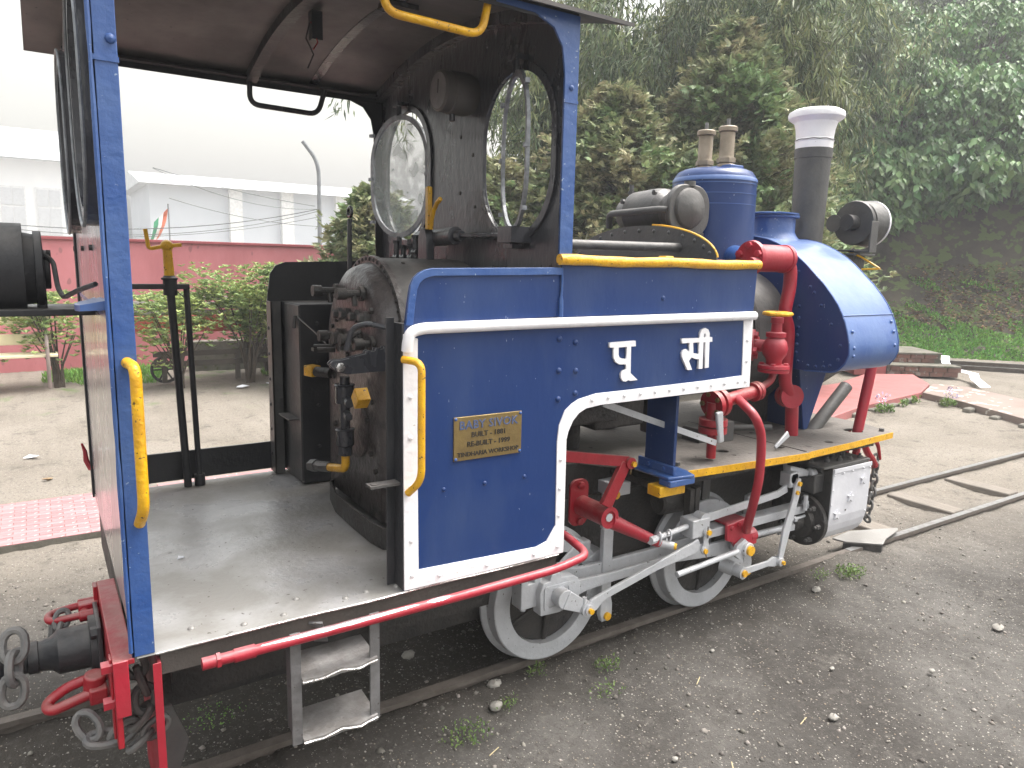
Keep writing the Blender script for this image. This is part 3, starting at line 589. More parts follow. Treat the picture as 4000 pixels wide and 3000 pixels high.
lg = thing('scrap_beams', (.8, 8.9, 0), 'stack of weathered grey pipes and beams lying behind the shrubs', 'beams')
for i, (y, z, r) in enumerate([(9.6, 1.02, .05), (9.62, .9, .055), (9.66, 1.12, .03)]): part('pipe', G().cyl((-.3, y, z), (2.6, y-.1, z-.05), r, n=10), mat('weathered_grey_wood', (.20, .185, .165), (.14, .13, .115), rough=.85, bump=.4), lg)
for x0 in (.1, 2.2): part('trestle', G().box(x0, x0+.09, 9.52, 9.72, 0, .85), BARK, lg)
lb = thing('timber_frame', (1.3, 8.7, 0), 'low dark timber frame with rails on the ground near the shrubs', 'frame')
for z0 in (.36, .22): part('rail', G().box(.35, 2.5, 8.66, 8.72, z0, z0+.07), mat('old_dark_timber', (.075, .065, .055), (.12, .10, .085), rough=.85, bump=.4), lb, .003)
for x0 in (.45, 1.4, 2.35): part('leg', G().box(x0, x0+.06, 8.68, 8.74, 0, .42), MATS['old_dark_timber'], lb)
wh = thing('wagon_wheel', (.5, 8.75, 0), 'small dark spoked wheel leaning among the shrub stems', 'wheel')
part('rim', G().tube([(.5+.17*math.cos(t), 8.75, .18+.17*math.sin(t)) for t in np.linspace(0, 6.283, 20)[:-1]], .022, 6, True), SOOT, wh)
part('hub', G().cyl((.5, 8.71, .18), (.5, 8.79, .18), .035, n=10), SOOT, wh)
for i in range(6): part('spoke', G().bar((.5, 8.75, .18), (.5+.16*math.cos(i*1.047), 8.75, .18+.16*math.sin(i*1.047)), .02, .02, (0, 1, 0)), SOOT, wh)
bt = thing('concrete_border', (1.9, 9.9, 0), 'pale concrete kerb slab behind the shrubs', 'kerb'); part('slab', G().box(1.0, 4.2, 9.85, 10.1, -.05, .42), CONC, bt, .01)
k = 9000; xx = -.9+RNG.random(k)*4.6; yy = 8.9+RNG.random(k)*1.7; kp = vnoise(xx, yy, 1.2, 30) > .42; m_ = kp.sum()
V, F = leaves(np.column_stack([xx[kp], yy[kp], np.full(m_, -.03)]), np.column_stack([RNG.normal(0, .4, (m_, 2)), np.ones(m_)]), rnd(m_), .05+.06*RNG.random(m_), .012+.01*RNG.random(m_))
single('grass', np_mesh('grass', V, F, GRASS), None, 'patches of green grass under the shrubs by the red wall', 'grass', kind='stuff')
# pink tiled path, left
PINK = mat('pink_glazed_tile', (.36, .165, .175), (.41, .22, .225), rough=.28, rough2=.4, scale=2.5, bump=.1, speck=(.75, .6, .6), sspeck=30, sth=.66)
pth = thing('tiled_path', (-1.3, 3.3, 0), 'pink tiled strip of paving at the far side of the track', 'path')
part('slab', G().box(-3.6, 3.9, 2.99, 3.86, -.06, .012), CONC, pth, .004)
tms = [mesh('tile', G().box(-.0655, .0655, -.0218, .0218, 0, .004), mat('pink_glazed_tile_'+'abcd'[q_], tuple(c*f_ for c in (.36, .165, .175)), tuple(c*f_ for c in (.41, .22, .225)), rough=.3, rough2=.45, scale=5, bump=.1, speck=(.6, .5, .48), sspeck=30, sth=.68), 0) for q_, f_ in enumerate((1, .86, 1.12, .95))]
for j in range(19):
    for i in range(11):
        ob = bpy.data.objects.new('tile', random.choice(tms)); COL.objects.link(ob); ob.parent = pth
        ob.location = Vector((-1.72+i*.134+(.067 if j % 2 else 0), 3.012+j*.0452, .012+random.uniform(0, .0008)))-Vector(pth.location); ob.rotation_euler = (random.uniform(-.006, .006), random.uniform(-.004, .004), 0)
part('tile_field', G().box(-3.58, -1.80, 3.0, 3.85, .0125, .0155), PINK, pth)
part('tile_field', G().box(-.24, 3.88, 3.0, 3.85, .0125, .018), PINK, pth)

# ---------------------------------------------------------- track
def rail_profile(): return [(-.022, .0), (.022, .0), (.022, -.022), (.007, -.03), (.007, -.075), (.045, -.09), (-.045, -.09), (-.007, -.075), (-.007, -.03), (-.022, -.022)]
def sweep(pts, prof):
    g = G(); n = len(prof); vs = []
    for i, p in enumerate(pts):
        a = Vector(pts[max(0, i-1)]); b_ = Vector(pts[min(len(pts)-1, i+1)]); d = (b_-a).normalized(); s_ = Vector((d.y, -d.x, 0)).normalized()
        for (u, v) in prof: vs.append(Vector(p)+s_*u+Vector((0, 0, v)))
    fs = [tuple(range(n-1, -1, -1)), tuple((len(pts)-1)*n+i for i in range(n))]
    for i in range(len(pts)-1):
        for j in range(n): fs.append((i*n+j, i*n+(j+1) % n, (i+1)*n+(j+1) % n, (i+1)*n+j))
    return g.add(vs, fs)
yn, yf = .455, 1.085
def rail_thing(pts, lab, grp='rails of the engine track'):
    c = pts[len(pts)//2]; t = thing('rail', (c[0], c[1], -.09), lab, 'rail', grp)
    part('rail_body', sweep(pts, rail_profile()), RUST, t)
    fp = [p for p in pts if p[0] > 3.1] if 'engine' in grp else pts
    part('running_face', sweep([(p[0], p[1], p[2]+.0015) for p in fp], [(-.020, .0015), (.020, .0015), (.020, -.001), (-.020, -.001)]), RAILTOP, t)
rail_thing([(x, yn, 0) for x in np.arange(-14, 3.0, .5)]+[(3.2, yn, 0), (4, .447, 0), (5, .440, 0), (7, .42, 0), (10, .33, 0), (15, 0, 0)], 'rail of the engine track on the near side, under the silver wheels')
rail_thing([(x, yf, 0) for x in np.arange(-14, 3.0, .5)]+[(3.2, yf, 0), (4, 1.075, 0), (5, 1.07, 0), (7, 1.05, 0), (10, .95, 0), (15, .6, 0)], 'rail of the engine track on the far side')
SLP = mat('weathered_sleeper_wood', (.24, .21, .18), (.17, .15, .13), rough=.9, scale=8, bump=.6, stretch=(6, .8, 3))
for i, (x0, lab) in enumerate([(3.75, 'worn pale sleeper between the rails nearest the cylinder'), (4.62, 'worn pale sleeper in the middle, between the rails ahead of the engine'), (5.5, 'worn pale sleeper furthest right between the rails')]):
    single('sleeper', G().box(x0, x0+.17, .52, 1.02, -.12, -.024), SLP, lab, 'sleeper', 'sleepers ahead of the engine', bevel=.01)
def qb(a, b_, c_, n=14): return [tuple(a[j]*(1-f)**2+2*b_[j]*f*(1-f)+c_[j]*f*f for j in range(3)) for f in [i/n for i in range(n+1)]]
rail_thing(qb((7.5, 11.2, .03), (12.6, 7.2, .04), (15.3, 3.0, .05)), 'curved rusty rail at the foot of the grassy bank, further one', 'rails of the siding by the bank')
rail_thing(qb((7.0, 10.9, .03), (12.1, 6.9, .04), (14.3, 2.9, .05), 14)[2:], 'curved rusty rail by the brick steps, nearer one', 'rails of the siding by the bank')
# brick steps
BRK = mat('sooty_red_brick', (.22, .11, .085), (.15, .09, .075), rough=.9, scale=6, bump=.6, island=.0, speck=(.25, .22, .2), sspeck=9, sth=.6)
st = thing('brick_steps', (11.6, 4.75, 0), 'two dark brick steps with a pink-red painted end, below the bank', 'steps')
def frame_pt(a, b_, z): # a along, b_ into the bank
    o_ = Vector((10.9, 4.62, 0)); u = Vector((.80, -.60, 0)); n_ = Vector((.60, .80, 0)); return o_+u*a+n_*b_+Vector((0, 0, z))
def obox(a0, a1, b0, b1, z0, z1, g=None):
    g = g or G(); vs = [frame_pt(a, b_, z) for z in (z0, z1) for a, b_ in ((a0, b0), (a1, b0), (a1, b1), (a0, b1))]
    return g.add(vs, [(0,3,2,1),(4,5,6,7),(0,1,5,4),(1,2,6,5),(2,3,7,6),(3,0,4,7)])
part('core', obox(-.0, 1.15, .02, 1.4, 0, .16), CONC, st); part('core', obox(-.0, 1.0, .35, 1.4, .16, .33), CONC, st)
part('tread', obox(-.02, 1.17, -.02, .36, .16, .19), CONC, st, .006); part('tread', obox(-.02, 1.02, .32, 1.42, .335, .365), CONC, st, .006)
for row in range(2):
    for c in range(5):
        part('brick', obox(.0+c*.23+row*.05, .215+c*.23+row*.05, 0, .1, .005+row*.08, .078+row*.08), BRK, st, .004)
        if c < 4: part('brick', obox(.0+c*.23+row*.05, .215+c*.23+row*.05, .33, .43, .195+row*.07, .258+row*.07), BRK, st, .004)
part('painted_end', obox(-.55, -.03, -.02, 1.3, 0, .36), mat('pink_red_concrete', (.38, .10, .10), (.30, .085, .08), rough=.6, scale=4, bump=.2), st, .008)
# path on the right
RPATH = mat('red_path_paint', (.40, .14, .14), (.33, .125, .12), rough=.45, scale=2.2, bump=.15, bscale=25)
BPATH = mat('worn_brick_path', (.20, .15, .13), (.27, .215, .19), rough=.7, scale=2.2, bump=.3, speck=(.5, .47, .42), sspeck=6, sth=.6)
pr = thing('painted_path', (9, 4, 0), 'red painted path running behind the front of the engine to the brick steps', 'path')
part('surface', G().prism([(6.3, 2.75), (7.6, 3.05), (9.4, 3.27), (10.3, 3.62), (11.1, 4.3), (10.4, 4.7), (9.0, 4.3), (6.5, 4.2)], 'z', -.08, .055), RPATH, pr, .006)
pb = thing('brick_path', (10, 2.5, 0), 'dull brick path with a chalky streak, continuing right from the red path', 'path')
part('surface', G().prism([(9.42, 3.26), (9.2, 2.65), (8.5, 1.4), (8.2, .6), (9.6, .2), (10.1, 2.2), (10.6, 3.2), (10.4, 3.62)], 'z', -.08, .052), BPATH, pb, .006)
KL = ['at the corner where red path meets brick path', 'just right of the path corner', 'midway along the brick path edge', 'towards the right edge of the photo', 'at the right edge of the photo', 'left of the path corner by the upright weeds', 'in the middle of the red path edge', 'behind the leafy weed clump', 'nearest the red stay pipe']
for i, (x, y) in enumerate([(9.25, 2.85), (9.05, 2.45), (8.85, 2.05), (8.65, 1.65), (8.45, 1.3), (8.9, 3.18), (8.4, 3.12), (7.9, 3.05), (7.4, 2.98)]):
    g = G().box(x-.13, x+.13, y-.05, y+.05, -.08, .0+.02*random.random()); single('kerb_stone', g, CONC, 'mossy kerb stone '+KL[i], 'kerb stone', 'kerb stones along the path', bevel=.02)
# ribbon
rb = G()
def ribbon(pts, wd):
    g = G(); vs = []
    for i, p in enumerate(pts):
        vs.append(Vector(p)); vs.append(Vector(p)+Vector(wd))
    return g.add(vs, [(2*i, 2*i+1, 2*i+3, 2*i+2) for i in range(len(pts)-1)])
g = ribbon([(14.1, 5.35, .10), (13.7, 5.15, .11), (13.3, 4.95, .07), (12.4, 4.45, .05), (12.0, 4.2, .06)], (.05, -.13, 0)); n_ = ribbon([(12.1, 4.25, .09), (11.7, 3.72, .1), (11.5, 3.6, .05), (10.6, 3.05, .065)], (.05, -.12, .02)); g.add(n_.v, n_.f)
rbo = single('plastic_strip', g, CLOTHW, 'crumpled white plastic strip lying over the rail and path at the right', 'litter', smooth=0); q = rbo.modifiers.new('s', 'SOLIDIFY'); q.thickness = .004
def scrap(x, y, s, m, lab, cat='litter', z=.0, grp=None):
    g = G(); n = 7; vs = [(x, y, z+s*.25)]
    for i in range(n):
        a = i/n*6.28; rr = s*random.uniform(.55, 1.1); vs.append((x+math.cos(a)*rr, y+math.sin(a)*rr*.6, z+random.uniform(0, s*.2)))
    vs.append((x, y, z-.01)); g.add(vs, [(0, 1+i, 1+(i+1) % n) for i in range(n)]+[(n+1, 1+(i+1) % n, 1+i) for i in range(n)])
    return single('paper_scrap' if cat == 'litter' else 'stone', g, m, lab, cat, grp, smooth=0)
scrap(-1.03, 5.3, .07, CLOTHW, 'crumpled white paper scrap on the sandy yard left of the cab', z=-.02)
scrap(10.0, 2.0, .22, CLOTHW, 'white paper scrap at the right edge of the path', z=.05)
scrap(1.35, 8.1, .12, CLOTHW, 'long pinkish white scrap lying in front of the planting bed', z=-.02)
scrap(1.75, 8.2, .07, CLOTHW, 'pale rag beside the tall shrub', z=-.02)
scrap(.0, 8.9, .08, mat('red_wrapper', (.6, .12, .12), rough=.4), 'small red and white wrapper near the bench end', z=-.02)
scrap(-.92, 4.5, .055, mat('brown_lump', (.20, .13, .08), (.3, .22, .12), rough=.9, scale=30), 'brown crumpled leaf on the sandy yard left of the cab', 'leaf', z=-.02)
# stones
STONE = mat('pale_pebble', (.36, .34, .31), (.26, .245, .22), rough=.85, scale=14, bump=.4, island=.0)
def stone(x, y, s, lab, m=STONE, flat=.6):
    g = G(); g.ball((x, y, -.03+s*flat*.5), s, 9, 6, (1, .75, flat))
    g.v = [(v[0]+random.uniform(-.12, .12)*s, v[1]+random.uniform(-.12, .12)*s, v[2]+random.uniform(-.1, .1)*s) for v in g.v]
    return single('stone', g, m, lab, 'stone', smooth=50)
for (x, y, s, lab) in [(2.98, -.49, .032, 'round pale stone alone on the dirt at the right'), (2.57, .24, .028, 'angular light stone near the front wheel'), (1.925, -.277, .013, 'small light stone in the middle of the open dirt'),
        (2.29, -.52, .017, 'light pebble below the round pale stone'), (.583, .376, .034, 'greyish stone by the rail below the rear wheel'), (.511, .249, .03, 'flat stone half buried nearest the rail, left of the weeds'),
        (.376, .77, .03, 'jagged pale stone in the shadow behind the steps'), (1.584, .10, .012, 'tiny light stone right of the rear wheel'), (.895, -.34, .013, 'tan pebble at the bottom edge of the photo'),
        (1.606, -.493, .022, 'flat grey stone chip on the lower right dirt'), (2.05, 8.6, .09, 'white rounded stone on the grass by the timber frame')]:
    stone(x, y, s, lab)
# gravel
k = 34000; xx = -1.8+RNG.random(k)*6.2; yy = -1.7+RNG.random(k)*4.2; dens = vnoise(xx, yy, .9, 40)*.6+vnoise(xx, yy, 3.0, 41)*.5
kp = RNG.random(k) < dens; xx = xx[kp]; yy = yy[kp]; k = len(xx); s = .0014+.006*RNG.random(k)**4+.014*RNG.random(k)**22
base = np.array([(1, 0, 0), (0, 1, 0), (-1, 0, 0), (0, -1, 0), (0, 0, .8), (0, 0, -.6)])
V = base[None]*s[:, None, None]*(.6+.7*RNG.random((k, 6, 1))); an = RNG.random(k)*6.28; ca, sa = np.cos(an)[:, None], np.sin(an)[:, None]
V = np.stack([V[..., 0]*ca-V[..., 1]*sa, V[..., 0]*sa+V[..., 1]*ca, V[..., 2]], -1)
zz = -.035+.022*(vnoise(xx, yy, 1.3, 1)-.5)+.012*(vnoise(xx, yy, 6, 2)-.5)+.010*(vnoise(xx, yy, 17, 3)-.5)+.009*(vnoise(xx, yy, 39, 4)-.5)-.035*np.exp(-((yy-YC)/.24)**2)+.012*(vnoise(xx+.4*yy, yy*2.2, .7, 5)-.5)*(yy < .3)+(.022*np.exp(-((yy-.36)/.09)**2)+.016*np.exp(-((yy-.55)/.05)**2))*(xx < 2.6)*(xx > -.3)
zz += .05*np.exp(-((xx-3.05)/.3)**2-((yy-.42)/.12)**2)
V = (V+np.stack([xx, yy, zz+.001], -1)[:, None]).reshape(-1, 3)
bf = np.array([(0,1,4),(1,2,4),(2,3,4),(3,0,4),(1,0,5),(2,1,5),(3,2,5),(0,3,5)]); F = (bf[None]+(np.arange(k)*6)[:, None, None]).reshape(-1, 3)
GRV = mat('mixed_gravel', (.27, .25, .225), (.13, .115, .10), rough=.9, scale=25, bump=0, island=.55, contrast=(.3, .7))
single('gravel', np_mesh('gravel', V, F, GRV), None, 'fine gravel scattered over the dark dirt beside the engine', 'gravel', kind='stuff')
# weeds
def weed(x, y, rad, n, lab, m=LEAF_LIGHT, h=.04, lf=.014):
    k = n; a = RNG.random(k)*6.28; rr = rad*RNG.random(k)**.6; C = np.column_stack([x+np.cos(a)*rr, y+np.sin(a)*rr*.7, -.03+RNG.random(k)*h]); D = np.column_stack([RNG.normal(0, 1, (k, 2)), .5+RNG.random(k)])
    V, F = leaves(C, D, rnd(k, .3)+np.array([0, 0, 1.]), lf*(.6+RNG.random(k)*.8), lf*.55*(.6+RNG.random(k)*.8)); single('weed_tuft', np_mesh('weed_tuft', V, F, m), None, lab, 'weed', 'weeds growing in the dirt')
weed(2.93, .27, .10, 260, 'bright green weed tuft below the cylinder, the larger one', lf=.018); weed(2.74, .33, .07, 90, 'small weed tuft just left of the larger one by the cylinder')
weed(1.07, .24, .07, 130, 'green weed tuft right of the rear wheel'); weed(.78, .36, .05, 60, 'tiny weeds against the rail beneath the rear wheel'); weed(.95, .1, .09, 70, 'sparse weeds below the tuft by the rear wheel', h=.02)
weed(.33, .16, .11, 150, 'moss and weeds at the lower left, right of the lower step', h=.02); weed(.55, .24, .06, 60, 'scattered weeds near the flat stones', h=.02); weed(-.44, .75, .12, 120, 'dark moss patch between the rails under the cab', GRASS, .015, .01)
weed(.22, 1.05, .14, 220, 'green moss in the shadow beyond the upper step', GRASS, .03, .012)
for (x, y, r_, n, lab) in [(7.9, 2.93, .22, 260, 'leafy weed clump on the dirt beside the red pipe stay'), (9.1, 2.75, .16, 180, 'yellow-green weeds growing at the corner of the brick path'), (8.5, 3.02, .1, 90, 'small upright weed in the middle of the path kerb'), (8.9, 3.08, .1, 90, 'small upright weed at the right part of the path kerb')]:
    weed(x, y, r_*.7, int(n*.5), lab, h=.08, lf=.05)
PURP = mat('pale_purple_petal', (.62, .50, .72), rough=.6, bump=0, island=.2)
for (x, y, lab) in [(9.35, 2.85, 'pale purple flowers at the corner of the brick path'), (8.0, 3.02, 'small pale purple flowers by the leafy weed clump')]: weed(x, y, .12, 60, lab, PURP, .2, .035)
tw = G()
for (x, y, a) in [(.34, .02, .3), (1.32, -.05, .5), (.2, -.06, .9), (1.46, -.45, .2), (1.02, -.5, .9)]: tw.tube([(x, y, -.028), (x+.05*math.cos(a), y+.05*math.sin(a), -.022)], .0022, 5)
single('straw_bits', tw, mat('straw', (.55, .46, .28), rough=.8), 'bits of pale straw scattered on the dirt', 'straw', kind='stuff')


# =================================================================== LOCOMOTIVE
LO = thing('steam_locomotive', (1.1, YC, 0), 'small blue steam locomotive with white trim, open cab and silver motion, standing on the track', 'locomotive')
my = lambda y: 1.525-y
# ---- underframe
fr = part('underframe', G().box(-.68, 2.98, .53, .555, .20, .655).box(-.68, 2.98, my(.555), my(.53), .20, .655).box(-.2, .0, .53, .99, .25, .64).box(1.3, 1.36, .55, .98, .25, .8).box(2.3, 2.9, .55, .98, .25, .82).box(.6, 2.98, .535, .56, .655, .82).box(.6, 2.98, my(.56), my(.535), .655, .82), SOOT, LO, .003)
part('ashpan', G().prism([(.05, .64), (.95, .64), (.8, .2), (.2, .2)], 'y', .56, .965), SOOT, LO)
part('side_sill', G().box(-.69, .60, .012, .018, .61, .676).box(-.69, .60, .012, .06, .670, .6765), mat('dusty_brown_sill', (.10, .085, .075), (.07, .06, .055), rough=.8, bump=.4), LO, .002)
part('side_sill', G().box(-.69, .60, my(.075), my(.035), .60, .664), SOOT, LO, .002)
part('frame_stretcher', G().box(-.62, -.0, .40, .42, .30, .60).box(.1, .7, .45, .47, .30, .62), SOOT, LO)
# ---- cab floor
fl = part('cab_floor', G().box(-.745, .60, 0.0, 1.525, .677, .682), FLOOR, LO, .002)
part('floor_lip', G().tube([(x, -.002+.0015*math.sin(x*17), .681+.0015*math.sin(x*11)) for x in np.linspace(-.70, .60, 30)], .0032, 6), STEEL, fl)
for (x, y) in [(-.60, .09), (-.47, .04), (-.36, .04), (-.17, .05), (-.10, .06), (.0, .05), (-.3, .12)]: rivet(fl, (x, y, .682), (0, 0, 1), .011, FLOOR)
# ---- rear posts
def post(y0, s, m):
    p = part('corner_post', G().box(-.755, -.702, min(y0, y0+s*.008), max(y0, y0+s*.008), .684, 2.47).box(-.755, -.747, min(y0, y0+s*.05), max(y0, y0+s*.05), .684, 2.47), m, LO, .002); return p
pp = post(0, 1, BLUE2); post(1.525, -1, BLK)
part('weld_seam', G().tube([(-.757, -.001, z+.0*z) for z in np.arange(.70, 2.46, .06)], [.004+.003*random.random() for _ in np.arange(.70, 2.46, .06)], 6), BLUE2, pp)
part('post_joint', G().box(-.756, -.700, -.003, .001, 2.13, 2.142), BLUE2, pp); rivet(pp, (-.715, -.001, 2.18), (0, -1, 0), .012, BLUE2)
def vhandle(x, z0, z1, y, r, m, name, par, dx=.0, top=-.035):
    return part(name, G().tube(bend([(x+top, y+.055, z1), (x+dx*.5, y, z1-.005), (x, y, z1-.07), (x, y, z0+.05), (x+top*.6, y+.05, z0)], .035, 5), r, 14), m, par)
vhandle(-.712, 1.04, 1.445, -.055, .0135, YEL, 'grab_rail', LO, 0, -.012)
# ---- back sheet with oval windows
def oval(cy, cz, hw, hh, n=14): return arc(cy, cz+hh-hw, hw, 0, 180, n)+arc(cy, cz-hh+hw, hw, 180, 360, n)
rear_out = [(.012, .69), (.03, .71), (.012, .86), (.012, 2.46)]+[(YC+ (0.7505)*s, 2.46+.13*(1-s*s)) for s in np.linspace(-1, 1, 12)]+[(1.513, 2.46), (1.513, .99), (1.49, .93), (1.50, .86), (1.44, .78), (1.46, .72), (1.40, .69)]
holes = [oval(.305, 2.09, .19, .27), oval(1.22, 2.09, .19, .27)]
bs = part('back_sheet', plate(rear_out, holes, 'x', -.7465, -.7405, REAR, 'back_sheet'), None, LO)
def ring(cy, cz, hw, hh, x, rt, m, name, par, flat=.012):
    pts = oval(cy, cz, hw, hh, 20); return part(name, G().tube([(x, a, b) for a, b in pts], rt, 8, True), m, par)
for cy in (.305, 1.22):
    A = oval(cy, 2.09, .235, .315, 20); B = oval(cy, 2.09, .19, .27, 20)
    part('window_rim', G().strip(A+A[:1], B+B[:1], 'x', -.775, -.7465), SHEEN, bs)
    part('window_bead', G().tube([(-.777, a, b) for a, b in oval(cy, 2.09, .236, .316, 20)], .005, 6, True), GLASSF, bs)
for z in (1.72, 1.93, 2.2): rivet(bs, (-.7465, .56, z), (-1, 0, 0), .010, SOOT, 'bolt'); rivet(bs, (-.7465, 1.0, z), (-1, 0, 0), .010, SOOT, 'bolt'); rivet(bs, (-.7465, 1.50, z), (-1, 0, 0), .012, SOOT, 'bolt')
lg = G()
NL = 14; top = []; 
for i in range(NL):
    y = .02+i/(NL-1)*.60; w_ = .075-.055*abs(i/(NL-1)-.15)**1.0 + random.uniform(-.004, .004)
    top.append((y, -.747-w_, 1.585-.028*i/(NL-1)+random.uniform(-.003, .003)))
vs = []; 
for (y, x, z) in top: vs += [(-.7465, y, z+.012), (x, y, z), (x, y, z-.014), (-.7465, y, z-.012)]
lg.add(vs, [(4*i+a, 4*i+(a+1) % 4, 4*i+4+(a+1) % 4, 4*i+4+a) for i in range(NL-1) for a in range(4)]+[(0, 3, 2, 1), (4*NL-4, 4*NL-3, 4*NL-2, 4*NL-1)])
part('ledge', lg, BLUE_LIT, bs)
part('sheet_seam', G().box(-.7485, -.746, .012, 1.5, 1.535, 1.547), BLUE2, bs)
# ---- rear headlamp
hl = part('rear_headlamp', G().lathe((-1.16, YC, 1.652), (1, 0, 0), [(0, .128), (.01, .134), (.02, .128), (.14, .128), (.145, .120), (.23, .112), (.27, .105)], 32), BLK, LO)
part('lamp_flange', G().lathe((-.893, YC, 1.65), (1, 0, 0), [(0, .118), (.022, .118), (.024, .06), (.04, .06)], 28).box(-.895, -.868, YC-.05, YC+.05, 1.52, 1.60), BLK, hl, .003)
part('visor', G().lathe((-1.12, YC, 1.652), (1, 0, 0), [(0, .137), (.20, .137)], 32), BLK, hl)
part('lamp_shelf', G().box(-1.1, -.745, .62, .90, 1.515, 1.535), BLK, hl, .003)
part('cable', G().tube(bend([(-.875, .72, 1.70), (-.845, .70, 1.68), (-.84, .60, 1.60), (-.83, .5, 1.575), (-.80, .40, 1.60), (-.76, .3, 1.622)], .03), .007, 8), BLK, hl)
rivet(hl, (-.86, .74, 1.70), (1, 0, 0), .012, SOOT, 'bolt')
# ---- roof
def roofz(y): return 2.475+.135*(1-((y-YC)/.80)**2)
ys = np.linspace(-.05, 1.575, 26)
g = G(); n = len(ys); vs = []
for x in (-.87, .80):
    for y in ys: vs.append((x, y, roofz(y)))
    for y in ys: vs.append((x, y, roofz(y)+.012))
g.add(vs, [(i, i+1, 2*n+i+1, 2*n+i) for i in range(n-1)]+[(n+i, 3*n+i, 3*n+i+1, n+i+1) for i in range(n-1)]+[(0, 2*n, 3*n, n), (n-1, 2*n-1, 4*n-1, 3*n-1)]+[(i, n+i, n+i+1, i+1) for i in range(n-1)]+[(2*n+i, 2*n+i+1, 3*n+i+1, 3*n+i) for i in range(n-1)])
rf = part('roof', g, CEIL, LO, smooth=60)
for y in (0.0, 1.525):
    s = 1 if y == 0 else -1
    part('eaves_angle', G().box(-.75, .61, min(y, y+s*.008), max(y, y+s*.008), 2.452, roofz(y)+.005).box(-.75, .61, min(y, y+s*.05), max(y, y+s*.05), roofz(y)-.012, roofz(y)-.002), BLK, rf, .001)
def rib(x, w_, h_, name, m):
    g = G(); A = [(y, roofz(y)-.001) for y in np.linspace(.03, 1.495, 22)]; B = [(a, b-h_) for a, b in A]; g.strip(A, B, 'x', x, x+.006); C_ = [(a, b-h_) for a, b in A]; D_ = [(a, b-h_-.006) for a, b in A]; g.strip(C_, D_, 'x', x, x+w_)
    return part(name, g, m, rf, smooth=50)
rib(-.06, .045, .03, 'roof_rib', BLK); rib(.545, .04, .035, 'front_angle', SHEEN)
g = G(); A = [(y, roofz(y)-.0005) for y in np.linspace(.03, 1.495, 22)]; g.strip(A, [(a, b-.003) for a, b in A], 'x', .22, .26); part('roof_seam', g, SHEEN, rf)
part('roof_hatch_rim', G().box(.2, .32, .56, .64, roofz(.6)-.02, roofz(.6)-.0), SOOT, rf)
def rhandle(y, s, m):
    return part('roof_grab_handle', G().tube(bend([(-.045, y, 2.475), (-.045, y-s*.012, 2.372), (.262, y-s*.012, 2.365), (.292, y, 2.475)], .045, 6), .012, 12), m, rf)
rhandle(.03, 1, YEL); rhandle(1.495, -1, SHEEN)
part('cab_lamp_bracket', G().box(.02, .06, .83, .87, 2.50, 2.60), BLK, rf); part('hanging_wire', G().tube([(.02, .86, 2.56), (.0, .84, 2.50), (.03, .85, 2.45), (.01, .86, 2.40)], .003, 5), BLK, rf); part('hanging_wire', G().tube([(.02, .84, 2.56), (.04, .83, 2.49), (.02, .82, 2.46)], .0025, 5), RED, rf)
# ---- front sheet (spectacle plate)
out = [(.014, 1.50), (.014, 1.69), (.0, 1.70), (.0, 2.46)]+[(y, roofz(y)-.002) for y in np.linspace(.02, 1.505, 14)]+[(1.525, 2.46), (1.525, 1.70), (1.511, 1.50), (1.10, 1.50), (1.08, .9), (.44, .9), (.42, 1.50)]
H = [oval(.305, 2.085, .222, .285, 16), oval(1.22, 2.085, .222, .285, 16)]
fs = part('front_sheet', plate(out, H, 'x', .585, .592, SHEEN, 'front_sheet'), None, LO)
for cy in (.305, 1.22):
    A = oval(cy, 2.085, .250, .313, 20); B = oval(cy, 2.085, .222, .285, 20); part('window_rim', G().strip(A+A[:1], B+B[:1], 'x', .575, .585), SHEEN, fs)
def pivot_frame(cy, ang, x0, glassy):
    par = part('window_frame', G().tube([(x0, 0, 0)], .001, 4), GLASSF, fs) if False else None
    A = oval(0, 0, .212, .275, 22); B = oval(0, 0, .190, .253, 22)
    M_ = Matrix.Translation((x0, cy, 2.085)) @ Matrix.Rotation(R(ang), 4, 'Z')
    g = G().strip(A+A[:1], B+B[:1], 'x', -.006, .006); g.v = [tuple(M_ @ Vector(v)) for v in g.v]; f = part('window_frame', g, GLASSF, fs)
    if glassy:
        me = plate(oval(0, 0, .195, .258, 22), [], 'x', -.0015, .0015, GLASS, 'glass'); me.transform(M_); part('glass', me, None, fs)
    for z in (-.2, .0, .2):
        
        for sy in (-1, 1):
            ww = .206 if abs(z) < .1 else .196
            g = G().box(-.014, .002, min(sy*ww-.013, sy*ww+.013), max(sy*ww-.013, sy*ww+.013), z-.007, z+.007); g.v = [tuple(M_ @ Vector(v)) for v in g.v]; part('frame_clip', g, GLASSF, fs)
    part('pivot', G().cyl((x0, cy, 2.355), (x0, cy, 2.40), .012, n=8).box(x0-.02, .59, cy-.03, cy+.03, 2.395, 2.412), SHEEN, fs); part('pivot', G().cyl((x0, cy, 1.765), (x0, cy, 1.815), .012, n=8).box(x0-.02, .59, cy-.03, cy+.03, 1.755, 1.77), SHEEN, fs)
pivot_frame(1.24, 14, .55, True); pivot_frame(.275, -21, .555, False)
for (y, z) in [(.72, 2.20), (.62, 2.12), (.72, 1.98), (.60, 1.92)]: part('bolt_hole', G().cyl((.583, y, z), (.5865, y, z), .008, n=8), SOOT, fs)
fpst = part('front_post', plate([(.56, 1.70), (.56, 2.30), (.548, 2.378), (.512, 2.43), (.44, 2.458), (.30, 2.462), (.30, 2.478), (.612, 2.478), (.612, 1.70)], [], 'y', -.004, .006, BLUE2, 'front_post'), None, LO)
